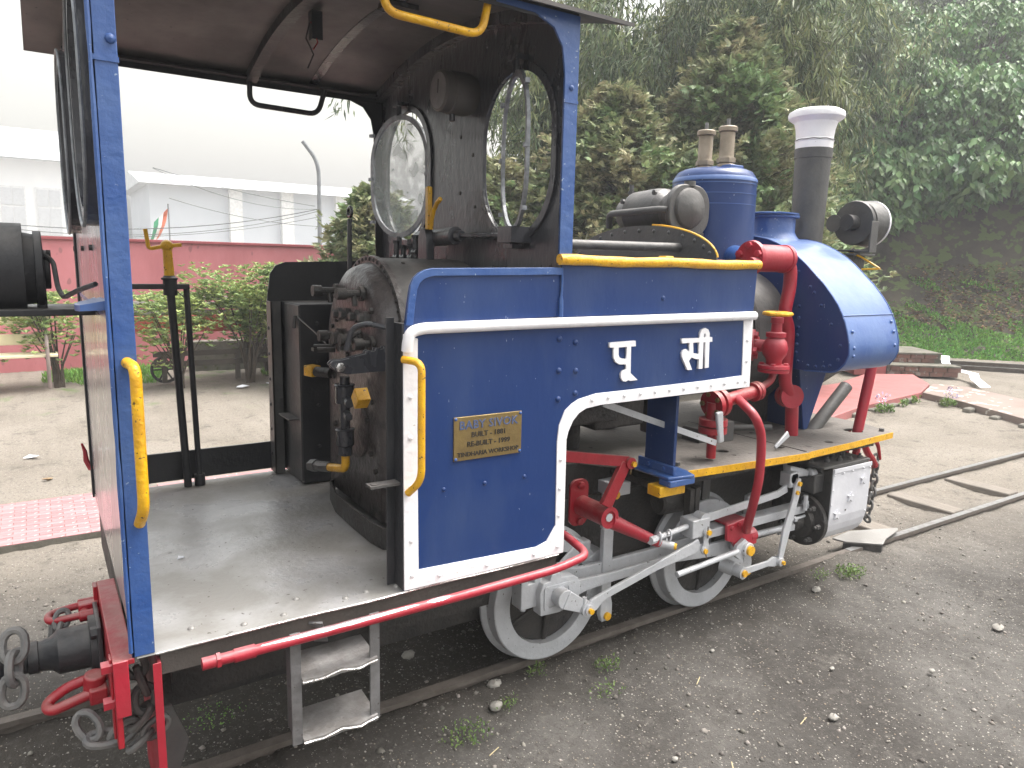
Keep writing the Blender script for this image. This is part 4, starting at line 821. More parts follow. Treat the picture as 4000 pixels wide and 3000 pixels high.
part('post_joint', G().box(.557, .613, -.0065, -.003, 2.213, 2.222), BLUE2, fpst); rivet(fpst, (.585, -.004, 2.26), (0, -1, 0), .010, BLUE2); part('post_flange', G().box(.604, .612, .006, .05, 1.70, 2.47), BLUE2, fpst)
part('front_post', plate([(.55, 1.70), (.545, 2.30), (.53, 2.378), (.49, 2.43), (.42, 2.455), (.28, 2.46), (.28, 2.478), (.612, 2.478), (.612, 1.70)], [], 'y', 1.519, 1.529, BLK, 'front_post'), None, LO)
# pressure gauge
gs = part('pressure_gauge', G().lathe((.585, .640, 2.345), (-1, 0, 0), [(0, .072), (.03, .080), (.10, .080), (.105, .076), (.14, .076), (.145, .07)], 28), mat('gauge_body_grey', (.10, .09, .085), (.14, .13, .12), rough=.5, metal=.3), LO)
part('dial', G().cyl((.441, .640, 2.345), (.4385, .640, 2.345), .066, n=28), mat('dirty_dial', (.20, .19, .18), (.14, .13, .13), rough=.3, scale=12), gs); part('needle', G().bar((.4375, .640, 2.335), (.4375, .635, 2.385), .004, .002, (1, 0, 0)), BLK, gs)
part('connector', G().cyl((.50, .64, 2.27), (.50, .64, 2.24), .012, n=8), SHEEN, gs)
# ---- near cab side / tank
low = [(.0, .686), (.62, .686), (.617, 1.10), (.624, 1.128), (.643, 1.165), (.668, 1.190), (.70, 1.204), (.766, 1.211), (1.569, 1.217), (1.559, 1.535), (.004, 1.520)]
st_ = part('side_tank', plate(low, [], 'y', 0, .012, BLUE, 'side_tank'), None, LO)
part('tank_body', G().box(.62, 1.555, .012, .285, 1.222, 1.695), BLUE, st_, .004)
up = [(.006, 1.515), (.014, 1.58), (.022, 1.63), (.032, 1.652), (.049, 1.668), (.07, 1.678), (.094, 1.683), (.572, 1.692), (.572, 1.53)]
part('cab_waist_sheet', plate(up, [], 'y', .002, .010, BLUE, 'cab_waist_sheet'), None, st_)
part('front_waist_sheet', plate([(.575, 1.528), (.575, 1.702), (1.565, 1.704), (1.560, 1.534)], [], 'y', -.001, .010, BLUE, 'front_waist_sheet'), None, st_)
ins = [(.030, 1.515), (.037, 1.58), (.044, 1.622), (.052, 1.638), (.064, 1.649), (.08, 1.656), (.100, 1.660), (.545, 1.668), (.572, 1.668)]; outp = [(.006, 1.515), (.014, 1.58), (.022, 1.63), (.032, 1.652), (.049, 1.668), (.07, 1.678), (.094, 1.683), (.545, 1.692), (.572, 1.692)]
part('waist_edging', G().strip(outp, ins, 'y', -.006, .002), BLUE2, st_, .0015)
part('seam', G().tube([(.572+.003*random.random(), -.004, z) for z in np.linspace(1.53, 1.69, 10)], [.004+.004*(i < 4) for i in range(10)], 6), BLUE2, st_)
# white border band (clockwise from top left)
O1 = [(.0, 1.49), (.0, .688), (.62, .688), (.617, 1.10)]+[(.624, 1.128), (.643, 1.165), (.668, 1.190), (.70, 1.204), (.766, 1.211)]+[(.9, 1.212), (1.2, 1.214), (1.569, 1.217), (1.557, 1.50)]
I1 = [(.046, 1.475), (.049, .746), (.50, .729)]
bw = part('white_border', G().strip([(-.001, 1.49), (-.001, 1.2), (.0, .9), (.001, .687)], [(.046, 1.475), (.045, 1.2), (.048, .9), (.050, .746)], 'y', -.004, .001)
  .strip([(.001, .687), (.30, .686), (.621, .686)], [(.050, .746), (.30, .737), (.50, .730)], 'y', -.004, .001)
  .strip([(.621, .686), (.6205, .75), (.620, .80), (.617, 1.10)], [(.50, .730), (.545, .742), (.582, .795), (.577, 1.10)], 'y', -.004, .001)
  .strip([(.617, 1.10), (.624, 1.128), (.643, 1.165), (.668, 1.190), (.70, 1.204), (.766, 1.211), (1.0, 1.213), (1.3, 1.215), (1.569, 1.217)], [(.577, 1.10), (.583, 1.155), (.606, 1.205), (.634, 1.226), (.664, 1.240), (.742, 1.254), (1.0, 1.257), (1.3, 1.262), (1.517, 1.268)], 'y', -.004, .001)
  .strip([(1.569, 1.217), (1.559, 1.495)], [(1.517, 1.268), (1.503, 1.495)], 'y', -.004, .001), WHITE, st_, .001)
part('white_beading', G().tube(bend([(.010, -.006, 1.44), (.010, -.010, 1.465), (.018, -.012, 1.497), (.06, -.012, 1.506), (.4, -.012, 1.509), (.8, -.012, 1.511), (1.2, -.012, 1.513), (1.556, -.012, 1.514)], .02, 4), .0175, 14), WHITE, st_)
part('yellow_rail', G().tube([(x, -.008+.002*math.sin(x*9), 1.717+.002*math.sin(x*13)) for x in np.linspace(.556, 1.567, 16)], [.018+.0012*math.sin(i*2.1) for i in range(16)], 16), YEL, st_)
part('rail_bracket', G().box(1.04, 1.08, -.01, .03, 1.73, 1.742), YEL, st_, .003)
for (x, z) in [(.573, 1.455), (.643, 1.440), (.575, 1.346), (.648, 1.341), (.576, 1.247), (.650, 1.262)]: rivet(st_, (x, 0, z), (0, -1, 0), .0115, BLUE)
for (x, z) in [(.138, .994), (.289, .992), (.445, .992)]: rivet(st_, (x, 0, z), (0, -1, 0), .008, BLUE)
rivet(st_, (1.045, -.001, 1.588), (0, -1, 0), .010, BLUE)
for (x, z) in [(.021, 1.30), (.021, 1.175), (.022, 1.021), (.024, .847), (.028, .732), (.122, .713), (.299, .708), (.491, .706), (.592, .715), (.595, .829), (.594, .928), (.594, 1.033), (.725, 1.232), (.799, 1.236), (.875, 1.237), (.954, 1.238), (1.029, 1.239), (1.104, 1.240), (1.181, 1.240), (1.259, 1.241), (1.335, 1.242), (1.413, 1.243), (1.495, 1.244), (1.540, 1.243), (1.538, 1.328), (1.534, 1.414)]:
    rivet(bw, (x, -.004, z), (0, -1, 0), .0085, WHITE)
vhandle(.030, 1.005, 1.416, -.062, .0115, YEL, 'grab_rail', st_, 0, -.034)
# letters
def cut(poly, hls, name): 
    o_ = part(name, plate(poly, hls, 'y', -.011, .0, WHITE, name), None, st_); return o_
cut([(0.789,1.434),(0.911,1.436),(0.913,1.416),(0.89,1.416),(0.894,1.319),(0.93,1.291),(0.896,1.290),(0.887,1.294),(0.872,1.289),(0.86,1.291),(0.851,1.303),(0.849,1.318),(0.856,1.329),(0.873,1.334),(0.871,1.352),(0.838,1.354),(0.821,1.363),(0.811,1.379),(0.809,1.416),(0.79,1.416)],
    [[(0.831,1.415),(0.87,1.416),(0.872,1.372),(0.854,1.373),(0.837,1.379),(0.832,1.389)]], 'letter')
cut([(1.148,1.435),(1.246,1.434),(1.246,1.453),(1.253,1.466),(1.272,1.472),(1.29,1.465),(1.298,1.451),(1.299,1.435),(1.314,1.435),(1.316,1.417),(1.3,1.417),(1.305,1.315),(1.285,1.314),(1.278,1.416),(1.266,1.417),(1.27,1.313),(1.248,1.313),(1.248,1.351),(1.227,1.353),(1.206,1.361),(1.192,1.347),(1.212,1.312),(1.188,1.312),(1.154,1.365),(1.152,1.379),(1.16,1.39),(1.174,1.394),(1.188,1.384),(1.194,1.383),(1.189,1.417),(1.15,1.417)],
    [[(1.209,1.417),(1.244,1.417),(1.247,1.372),(1.214,1.376)], [(1.266,1.436),(1.267,1.449),(1.274,1.453),(1.279,1.443),(1.276,1.435)]], 'letter')
# brass plate
part('nameplate', G().box(.170, .425, -.006, 0, 1.080, 1.222), BRASS, st_, .0015)
for (x, z) in [(.176, 1.216), (.419, 1.215), (.177, 1.086), (.419, 1.087)]: rivet(st_, (x, -.006, z), (0, -1, 0), .006, BLUE2)
put_text('BABY SIVOK', .298, -.0068, 1.182, .038, LETB, st_, 'nameplate_lettering', 1.02, 1.05)
bpy.data.objects[-1] if False else None
put_text('BUILT - 1881', .298, -.0068, 1.154, .0235, LETD, st_, 'nameplate_lettering', 1.0, 1.02)
put_text('RE-BUILT - 1999', .298, -.0068, 1.124, .0235, LETD, st_, 'nameplate_lettering', 1.0, 1.0)
put_text('TINDHARIA WORKSHOP', .298, -.0068, 1.093, .0205, LETD, st_, 'nameplate_lettering', 1.0, 1.0)
# near cab inner box and its angle
part('inner_lining', G().box(.004, .58, .014, .105, .69, 1.515), BLK, st_, .002)
part('edge_angle', G().box(-.004, .004, .0, .10, .69, 1.52).box(-.030, -.004, .055, .062, .69, 1.535), BLK, st_, .001)
part('coupling_hook_bracket', G().box(-.10, .0, .012, .055, 1.026, 1.034).cyl((-.08, .033, 1.034), (-.08, .033, 1.036), .013, n=12), GRY, st_)
# far side sheet / tank
fst = part('side_tank', plate([(.0, .69), (.62, .69), (.617, 1.10), (.70, 1.204), (1.56, 1.217), (1.562, 1.70), (.58, 1.70), (.094, 1.685), (.049, 1.668), (.022, 1.63), (.006, 1.515)], [], 'y', 1.515, 1.525, BLK, 'side_tank'), None, LO)
part('tank_body', G().box(.62, 1.555, 1.24, 1.513, 1.222, 1.695), BLUE, fst, .004)
part('locker', G().box(.065, .58, 1.215, 1.512, .69, 1.505), BLK, fst, .004)
part('locker_front', G().box(.058, .066, 1.215, 1.43, .70, 1.50), GRY, fst, .002)
part('edge_angle', G().box(.0, .008, 1.44, 1.515, .69, 1.505).box(.0, .045, 1.44, 1.446, .69, 1.505), GRY, fst, .001)
for z in np.arange(.78, 1.5, .12): rivet(fst, (.0, 1.485, z), (-1, 0, 0), .009, BLK)
for z in (.86, 1.05, 1.25, 1.42): rivet(fst, (.14, 1.215, z), (0, -1, 0), .009, BLK)
part('hinge_shelf', G().box(.01, .058, 1.24, 1.40, .985, .99), GRY, fst)
part('locker_cord', G().tube([(.055, 1.22, 1.45), (.08, 1.08, 1.40), (.10, .98, 1.355)], .003, 5).cyl((.05, 1.235, 1.455), (.045, 1.24, 1.40), .009, n=8), GRY, fst)
part('door_sill_plate', G().box(-.70, -.0, 1.512, 1.524, .70, .832), BLK, LO, .002)
# ---- boiler
part('boiler_belly', G().box(.60, 1.30, .50, 1.025, 1.0, 1.25).box(1.20, 1.50, .54, .985, .955, 1.2).cyl((1.05, .62, 1.0), (1.05, .62, .86), .035, n=12).cyl((1.16, .66, 1.0), (1.16, .66, .85), .04, n=12).box(1.55, 1.64, .55, .62, .90, 1.1), SOOT, LO, .01)
bl = part('boiler', G().lathe((.60, YC, 1.365), (1, 0, 0), [(0, .335), (1.0, .335), (1.80, .335)], 48), GRY, LO)
for x in (1.55, 2.12): part('boiler_band', G().lathe((x, YC, 1.365), (1, 0, 0), [(0, .337), (.0, .343), (.035, .343), (.035, .337)], 48, caps=False), SOOT, bl)
def archprof(r, zc=1.39, zb=.73, n=18): return [(YC-r, zb)]+[(YC-r*math.cos(math.pi*i/n), zc+r*math.sin(math.pi*i/n)) for i in range(n+1)]+[(YC+r, zb)]
g = G(); P_ = [archprof(.235, 1.345, .735), archprof(.275, 1.36, .732), archprof(.30, 1.375, .73), archprof(.310, 1.39, .73)]; xs = [.128, .131, .152, .215]; n = len(P_[0]); vs = []
for x, p in zip(xs, P_): vs += [(x, a, b) for a, b in p]
g.add(vs, [(k*n+i, (k+1)*n+i, (k+1)*n+(i+1) % n, k*n+(i+1) % n) for k in range(3) for i in range(n)]+[tuple(range(n))])
fb = part('firebox_backhead', g, BACKH, LO, smooth=60)
g = G(); pr_ = archprof(.318, 1.395, .73); g.prism(pr_, 'x', .215, .60); part('firebox_wrapper', g, GRY, fb, smooth=40)
part('wrapper_lap', G().strip(archprof(.326, 1.395, .73), archprof(.300, 1.395, .73), 'x', .200, .222), BACKH, fb)
for i in range(26):
    a = math.pi*(i+.5)/26; part_y = YC-.313*math.cos(a); rivet(fb, (.200, part_y, 1.395+.313*math.sin(a)), (-1, 0, 0), .0085, SOOT)
for i in range(9):
    a = math.pi*(i+.5)/9; rivet(fb, (.30, YC-.318*math.cos(a), 1.395+.318*math.sin(a)), (0, -math.cos(a), math.sin(a)), .009, SOOT)
# backhead fittings
def stub(y, z, r=.02, L_=.03, x=.128, hexa=True, m=GRY, name='washout_plug', r_b=None):
    return part(name, G().cyl((x+.005, y, z), (x-L_*.5, y, z), r*1.15, n=14).lathe((x-L_*.5, y, z), (-1, 0, 0), [(0, r*.8), (L_*.5, r*.8), (L_*.5+.003, r*.6)], 6 if hexa else 12), m, fb)
for (y, z) in [(.87, 1.487), (.785, 1.49), (.69, 1.49), (.595, 1.49)]: stub(y, z, .022, .034)
def cock(y, z, L_=.075): 
    return part('gauge_cock', G().cyl((.13, y, z), (.13-L_, y, z), .014, n=10).lathe((.13-L_*.75, y, z), (-1, 0, 0), [(0, .022), (.035, .022)], 12).lathe((.125, y, z), (-1, 0, 0), [(0, .028), (.015, .028)], 12).cyl((.09, y, z), (.09, y-.01, z-.045), .011, n=8), SOOT, fb)
cock(.895, 1.578, .10); cock(.63, 1.578, .095); cock(.875, 1.40, .08); cock(.76, 1.40, .06); cock(.66, 1.405, .07); cock(.535, 1.40, .06)
part('drain_tap', G().cyl((.12, .96, 1.345), (.055, 1.0, 1.343), .010, n=8).cyl((.12, .93, 1.335), (.06, .97, 1.333), .011, n=8).box(.05, .07, .985, 1.02, 1.325, 1.337), SOOT, fb)
for (y, z) in [(.97, 1.43), (.55, 1.52), (.92, 1.46), (.58, 1.31), (.80, 1.33), (.97, 1.28), (.96, 1.22), (.90, 1.17), (.55, 1.18), (.6, 1.1), (.95, 1.02), (.9, .96), (.86, .86), (.56, .98), (.52, .92), (.55, .85)]: rivet(fb, (.128, y, z), (-1, 0, 0), .009+random.uniform(0, .006), SOOT, 'bolt')
part('firehole_door', G().lathe((.125, .70, 1.05), (-1, 0, 0), [(0, .115), (.012, .115), (.016, .10), (.018, .02)], 28), BACKH, fb)
part('steam_pipe', G().tube(bend([(.10, .60, 1.44), (.05, .58, 1.42), (.02, .50, 1.40)], .02), .010, 8), SOOT, fb)
# water column with yellow elbow
wc = part('blowdown_column', G().cyl((.06, .66, 1.265), (.06, .66, .985), .020, n=16).cyl((.06, .66, 1.232), (.06, .66, 1.165), .036, n=18).lathe((.06, .66, 1.228), (0, 0, 1), [(0, .036), (.006, .040), (.010, .036), (.012, .02)], 18).cyl((.06, .66, 1.06), (.06, .66, 1.0), .033, n=18).lathe((.06, .66, 1.056), (0, 0, 1), [(0, .034), (.005, .038), (.009, .034), (.011, .02)], 18).cyl((.06, .66, .995), (.06, .66, .96), .028, n=6).cyl((.06, .655, 1.185), (.05, .58, 1.175), .017, n=10).cyl((.06, .65, 1.13), (.05, .59, 1.12), .015, n=6), SHEEN, LO)
part('elbow_pipe', G().tube(bend([(.06, .66, .97), (.06, .66, .905), (.04, .80, .878)], .03, 6), .0165, 12), YEL, wc)
part('pipe_nut', G().cyl((.045, .79, .880), (.02, .93, .855), .022, n=10).cyl((.025, .90, .862), (.015, .945, .852), .026, n=6), GRY, wc)
part('yellow_cap', G().bar((.08, 1.05, 1.23), (.06, 1.10, 1.232), .05, .046), YEL, fb, .004); part('cap_pipe', G().cyl((.12, .98, 1.23), (.075, 1.06, 1.23), .022, n=12), SOOT, fb)
dm = G().prism([(.455, 1.18), (.42, 1.218), (.455, 1.256), (.49, 1.218)], 'x', .02, .07); part('yellow_nut', dm, YEL, fb, .003)
g = G(); pa = [(.12, .30)]+[(.075, .34), (.062, .42), (.06, .60), (.065, .80), (.085, .90), (.10, .97), (.13, 1.0)]; vs = [];
for (x, y) in pa: vs += [(x, y, .685), (x, y, .765), (x+.006, y, .765), (x+.006, y, .685)]
g.add(vs, [(4*i+a, 4*i+(a+1) % 4, 4*i+4+(a+1) % 4, 4*i+4+a) for i in range(7) for a in range(4)]); part('ash_tray_lip', g, SOOT, fb)
tl = LO.children[-1] if False else None
# reverser quadrant
qd = [(-.105, 1.362), (-.085, 1.338), (-.05, 1.325), (.10, 1.330), (.10, 1.412), (.085, 1.412), (.085, 1.405), (.070, 1.402), (.070, 1.409), (.055, 1.407), (.055, 1.399), (.035, 1.396), (.035, 1.402), (.02, 1.399), (.02, 1.391), (-.02, 1.383), (-.06, 1.374), (-.095, 1.372)]
rq = part('reverser_quadrant', plate(qd, [], 'y', .335, .350, SHEEN, 'reverser_quadrant'), None, LO)
part('quadrant_plate', plate(qd, [], 'y', .362, .372, SHEEN, 'quadrant_plate'), None, rq)
rivet(rq, (-.075, .335, 1.352), (0, -1, 0), .016, STEEL, 'bolt'); part('spacer', G().cyl((-.075, .33, 1.352), (-.075, .375, 1.352), .012, n=8), STEEL, rq)
part('bent_lever', G().tube(bend([(.10, .30, 1.475), (.04, .38, 1.49), (.0, .42, 1.47), (-.015, .43, 1.395)], .03), .010, 8), SHEEN, rq)
# regulator stand on boiler
rg = part('regulator_stand', G().prism([(.73, 1.685), (.735, 1.80), (.75, 1.83), (.79, 1.84), (.815, 1.80), (.815, 1.685)], 'x', .44, .475).prism([(.70, 1.68), (.70, 1.70), (.83, 1.70), (.83, 1.68)], 'x', .40, .52), SHEEN, LO, .004)
part('regulator_handle', G().bar((.455, .745, 1.83), (.46, .755, 2.0), .028, .020, (1, 0, 0)), YEL, rg, .004)
part('latch_handle', G().tube(bend([(.455, .72, 1.84), (.455, .715, 1.87), (.455, .69, 1.93), (.455, .645, 1.945)], .02), [.009]*6+[.008]*8+[.006]*0, 8) if False else G().tube([(.455, .725, 1.83), (.455, .718, 1.87), (.455, .70, 1.905), (.455, .67, 1.932), (.455, .645, 1.945)], .009, 8), YEL, rg)
part('lubricator', G().cyl((.50, .92, 1.795), (.50, .60, 1.805), .035, n=18).cyl((.50, .95, 1.793), (.50, .92, 1.795), .026, n=12), SHEEN, LO)
part('operating_rod', G().cyl((.50, .60, 1.805), (.54, .28, 1.800), .010, n=10).cyl((.50, .59, 1.805), (.505, .56, 1.804), .020, n=10).box(.50, .585, .20, .29, 1.775, 1.83), SHEEN, LO)
for (y, z, h_) in [(1.05, 1.70, .09), (.98, 1.70, .07), (.90, 1.70, .07), (.86, 1.72, .09)]: part('valve_body', G().cyl((.45, y, 1.665), (.45, y, z+h_), .012, n=8).cyl((.45, y-.02, z+.02), (.45, y+.02, z+.02), .012, n=8).cyl((.45, y, z+h_-.012), (.45, y, z+h_), .017, n=6), SHEEN, LO)
part('valve_manifold', G().box(.42, .49, .83, 1.10, 1.688, 1.712), SHEEN, LO, .004)
# handbrake
hb = part('handbrake_column', G().cyl((-.385, 1.45, .684), (-.415, 1.45, 1.56), .0165, n=14).cyl((-.415, 1.45, 1.535), (-.415, 1.45, 1.60), .028, n=14).lathe((-.416, 1.45, 1.600), (0, 0, 1), [(0, .032), (.008, .034), (.012, .026), (.018, .022)], 16), BLK, LO)
part('support_rod', G().cyl((-.335, 1.45, .684), (-.352, 1.45, 1.58), .0125, n=12).cyl((-.335, 1.45, .684), (-.336, 1.45, .735), .023, n=12), BLK, hb)
part('cross_bar', G().bar((-.735, 1.45, 1.572), (-.34, 1.45, 1.572), .03, .022), BLK, hb, .003)
part('brake_handle', G().cyl((-.416, 1.45, 1.61), (-.419, 1.45, 1.745), .021, .018, n=14).ball((-.419, 1.45, 1.742), .026, 12, 8).tube(bend([(-.365, 1.43, 1.748), (-.42, 1.45, 1.742), (-.488, 1.46, 1.728), (-.497, 1.46, 1.81)], .015), .0085, 8), YEL, hb)
part('wire_tie', G().tube([(-.40, 1.43, 1.56), (-.37, 1.42, 1.53), (-.355, 1.43, 1.50)], .0022, 5), BLK, hb)
# tall lever with eye
ev = part('damper_lever', G().cyl((.25, 1.1, 1.50), (.255, 1.1, 1.875), .011, .010, n=10), SHEEN, LO)
part('lever_eye', G().tube([(.257, 1.1+.021*math.cos(t), 1.905+.021*math.sin(t)) for t in np.linspace(0, 6.283, 16)[:-1]], .007, 7, True), SHEEN, ev)
# ---- arched plate, pipe, generator
ar = [(1.265, 1.70)]+[(YC+.505*math.cos(R(a)), 1.735+.165*math.sin(R(a))) for a in np.linspace(8, 172, 22)]+[(.26, 1.70)]
ap = part('arch_plate', G().prism(ar, 'x', 1.615, 1.625), GRY, LO)
part('arch_edge', G().tube([(1.62, YC+.505*math.cos(R(a)), 1.737+.166*math.sin(R(a))) for a in np.linspace(100, 176, 16)], .0055, 6), YEL, ap)
for i, a in enumerate(np.linspace(14, 166, 13)): rivet(ap, (1.615, YC+.475*math.cos(R(a)), 1.732+.143*math.sin(R(a))), (-1, 0, 0), .0105, GRY)
part('steam_pipe', G().cyl((.595, .49, 1.782), (1.615, .49, 1.792), .021, n=16), GRY, LO)
tg = part('turbo_generator', G().lathe((1.78, .63, 1.975), (0, 1, 0), [(0, .115), (.02, .118), (.05, .105), (.09, .085), (.12, .112), (.17, .118), (.33, .110), (.36, .085), (.42, .075), (.44, .055)], 32), GRY, LO)
fz = rrect(1.655, 1.93, 1.852, 2.098, .10, 7)
part('domed_cover', G().prism(fz, 'y', .602, .632).lathe((1.785, .604, 1.985), (0, -1, 0), [(0, .10), (.018, .092), (.032, .07), (.036, .045), (.044, .03), (.045, .001)], 26), GRY, tg, .006)
part('side_pipe', G().tube(bend([(1.66, .62, 1.972), (1.64, .66, 1.975), (1.64, 1.02, 1.968), (1.66, 1.04, 1.90)], .03), .017, 12), GRY, tg)
part('oil_cup', G().cyl((1.75, .98, 2.06), (1.75, .98, 2.12), .012, n=8).cyl((1.75, .98, 2.075), (1.75, .98, 2.088), .020, n=6).cyl((1.80, .62, 2.09), (1.80, .62, 2.115), .028, n=14), GRY, tg)
part('mounting_foot', G().box(1.66, 1.92, .62, 1.10, 1.84, 1.875).box(1.70, 1.88, .66, 1.05, 1.70, 1.84), SOOT, tg, .004)
for (y, z) in [(.72, 2.06), (.74, 1.88), (.70, 1.97), (.95, 2.03)]: rivet(tg, (1.67, y, z), (-1, 0, 0), .014, GRY, 'bolt')
# ---- dome and safety valves
dmz = part('steam_dome', G().lathe((2.13, YC, 1.62), (0, 0, 1), [(0, .218), (.50, .214), (.525, .214), (.55, .206), (.572, .190), (.586, .16), (.592, .08), (.593, .001)], 64), BLUE, LO, smooth=50)
for z, h_ in ((2.022, .003), (2.075, .003), (2.125, .004)): part('dome_band', G().lathe((2.13, YC, z), (0, 0, 1), [(0, .2145), (.0, .2165), (h_, .2165), (h_, .2145)], 64, caps=False), BLUE_LIT, dmz)
part('dome_cap_seam', G().lathe((2.13, YC, 2.140), (0, 0, 1), [(0, .2135), (.0, .2175), (.012, .2165), (.022, .210)], 64, caps=False), BLUE_LIT, dmz)
part('valve_seat', G().box(2.08, 2.18, .62, .90, 2.205, 2.222), BLUE2, dmz, .004)
for y in (.835, .69):
    x = 2.125; sv = part('safety_valve', G().lathe((x, y, 2.215), (0, 0, 1), [(0, .047), (.012, .047), (.018, .036), (.022, .036)], 20).lathe((x, y, 2.237), (0, 0, 1), [(0, .048), (.024, .048)], 6).lathe((x, y, 2.261), (0, 0, 1), [(0, .040), (.01, .037), (.125, .037), (.126, .034), (.129, .034), (.13, .047), (.15, .048), (.155, .042)], 24), BRONZE, LO, .001)
    part('spindle', G().cyl((x, y, 2.41), (x, y, 2.455), .009, n=8), STEELD, sv)
# ---- saddle tank and smokebox
prof = [(.32, 1.192), (.171, 1.203), (.145, 1.210), (.123, 1.224), (.098, 1.256), (.082, 1.298), (.086, 1.35), (.099, 1.398), (.117, 1.45), (.140, 1.496), (.165, 1.536), (.198, 1.578), (.252, 1.636), (.312, 1.688), (.365, 1.735), (.422, 1.777), (.49, 1.815), (.55, 1.842), (.608, 1.862), (.68, 1.875), (.7625, 1.879)]
prof = prof+[(my(a), b) for a, b in prof[::-1][1:]]
sa = part('saddle_tank', G().prism(prof, 'x', 2.40, 2.84), BLUE_LIT, LO, smooth=35)
part('rear_face', G().prism([(YC+(a-YC)*.994, 1.5+(b-1.5)*.994) for a, b in prof], 'x', 2.3965, 2.3995), BLUE, sa)  # thin sheet in the darker blue, shade of this face in colour
part('edge_bead', G().tube([(2.3985, a, b) for a, b in prof], .0045, 6), BLUE2, sa)
for (a, b) in [(.43, 1.72), (.40, 1.695), (.325, 1.62), (.30, 1.592), (.255, 1.53), (.19, 1.44), (.13, 1.34), (.135, 1.27), (.175, 1.235), (.21, 1.225), (.255, 1.22), (.30, 1.22), (.36, 1.235), (.375, 1.28), (.375, 1.325), (.375, 1.37), (.375, 1.41), (.375, 1.46), (.38, 1.52)]: rivet(sa, (2.3965, a, b), (-1, 0, 0), .0095, BLUE)
for (x, y, z, nn) in [(2.44, .083, 1.33, (0, -1, -.1)), (2.44, .082, 1.29, (0, -1, -.2)), (2.80, .083, 1.33, (0, -1, -.1)), (2.80, .095, 1.40, (0, -1, .2)), (2.80, .115, 1.45, (0, -1, .3)), (2.44, .10, 1.41, (0, -1, .2))]: rivet(sa, (x, y, z), nn, .0095, BLUE_LIT)
part('plate_joint', G().tube([(x, .131+.002*random.random(), 1.487) for x in np.linspace(2.40, 2.84, 12)], .0025, 5), BLUE_LIT, sa)
part('rear_edge_seam', G().tube([(2.836, a, b) for a, b in prof[3:-3]], .0035, 5), BLUE_LIT, sa)
part('filler_neck', G().lathe((2.615, YC, 1.86), (0, 0, 1), [(0, .165), (.03, .140), (.05, .130), (.125, .130), (.128, .15), (.14, .15)], 36), BLUE2, sa)
part('filler_lid', G().lathe((2.60, YC, 2.003), (0, 0, 1), [(0, .155), (.008, .155), (.012, .13), (.013, .001)], 36), BLUE2, sa)
sb = part('smokebox', G().lathe((2.40, YC, 1.365), (1, 0, 0), [(0, .338), (.62, .338), (.635, .325), (.64, .29), (.66, .285), (.70, .20), (.705, .001)], 48), SOOT, LO)
part('smokebox_lower', G().prism([(.50, 1.30), (.50, 1.12), (.60, 1.04), (.66, .99), (.68, .83), (.845, .83), (.865, .99), (.925, 1.04), (1.025, 1.12), (1.025, 1.30)], 'x', 2.45, 2.99), SOOT, LO)
part('smokebox_saddle', G().prism([(2.51, 1.26), (2.615, .829), (2.65, .829), (2.83, 1.26)], 'y', .44, my(.44)), BLUE, LO, .004)
part('blastpipe_tube', G().cyl((2.69, .45, .80), (3.0, .45, 1.045), .036, n=20), GRY, LO)
part('red_stay_pipe', G().cyl((2.905, .30, .80), (3.0, .30, 1.26), .028, n=20), REDP, LO)
ch = part('chimney', G().lathe((2.945, YC, 1.66), (0, 0, 1), [(0, .16), (.04, .12), (.10, .092), (.20, .090), (.68, .100), (.682, .104), (.735, .105), (.737, .101)], 40), GRY, LO)
part('chimney_cap', G().lathe((2.945, YC, 2.385), (0, 0, 1), [(0, .102), (.05, .104), (.052, .107), (.062, .107), (.066, .102), (.12, .108), (.155, .118), (.172, .142), (.180, .152), (.198, .155), (.212, .150), (.225, .125), (.232, .09), (.232, .085), (.17, .08)], 48), WHITE, ch)
part('cap_crack', G().tube([(2.945+.1085*math.cos(t), YC+.1085*math.sin(t), 2.442+.002*math.sin(t*9)) for t in np.linspace(0, 6.283, 40)[:-1]], .0022, 5, True), SOOT, ch)
# front headlamp
fh = part('front_headlamp', G().lathe((3.16, .735, 1.985), (1, 0, 0), [(0, .05), (.005, .05)], 24).lathe((3.11, .62, 1.985), (1, 0, 0), [(0, .045), (.07, .045), (.07, .125), (.085, .13), (.09, .12), (.22, .125), (.23, .13)], 32), GRY, LO)
part('lamp_rim', G().lathe((3.335, .62, 1.985), (1, 0, 0), [(0, .13), (.0, .137), (.012, .137), (.012, .125)], 36, caps=False), WHITE, fh)
part('lamp_visor', G().lathe((3.22, .62, 1.985), (1, 0, 0), [(0, .126), (.11, .134)], 32, caps=False), GRY, fh)
part('lamp_stand', G().box(3.14, 3.21, .478, .488, 1.82, 1.99).box(3.14, 3.21, .478, .60, 1.812, 1.824).box(3.12, 3.34, .56, .72, 1.795, 1.807).box(3.12, 3.34, .56, .70, 1.818, 1.828), GRY, fh, .002)
part('yellow_wire_handle', G().tube(bend([(3.15, .62, 1.82), (3.16, .535, 1.785), (3.18, .425, 1.72), (3.15, .52, 1.715)], .006, 3), .0055, 6), YEL, fh)
part('lamp_bracket', G().box(3.02, 3.3, .60, .68, 1.68, 1.80), SOOT, fh)
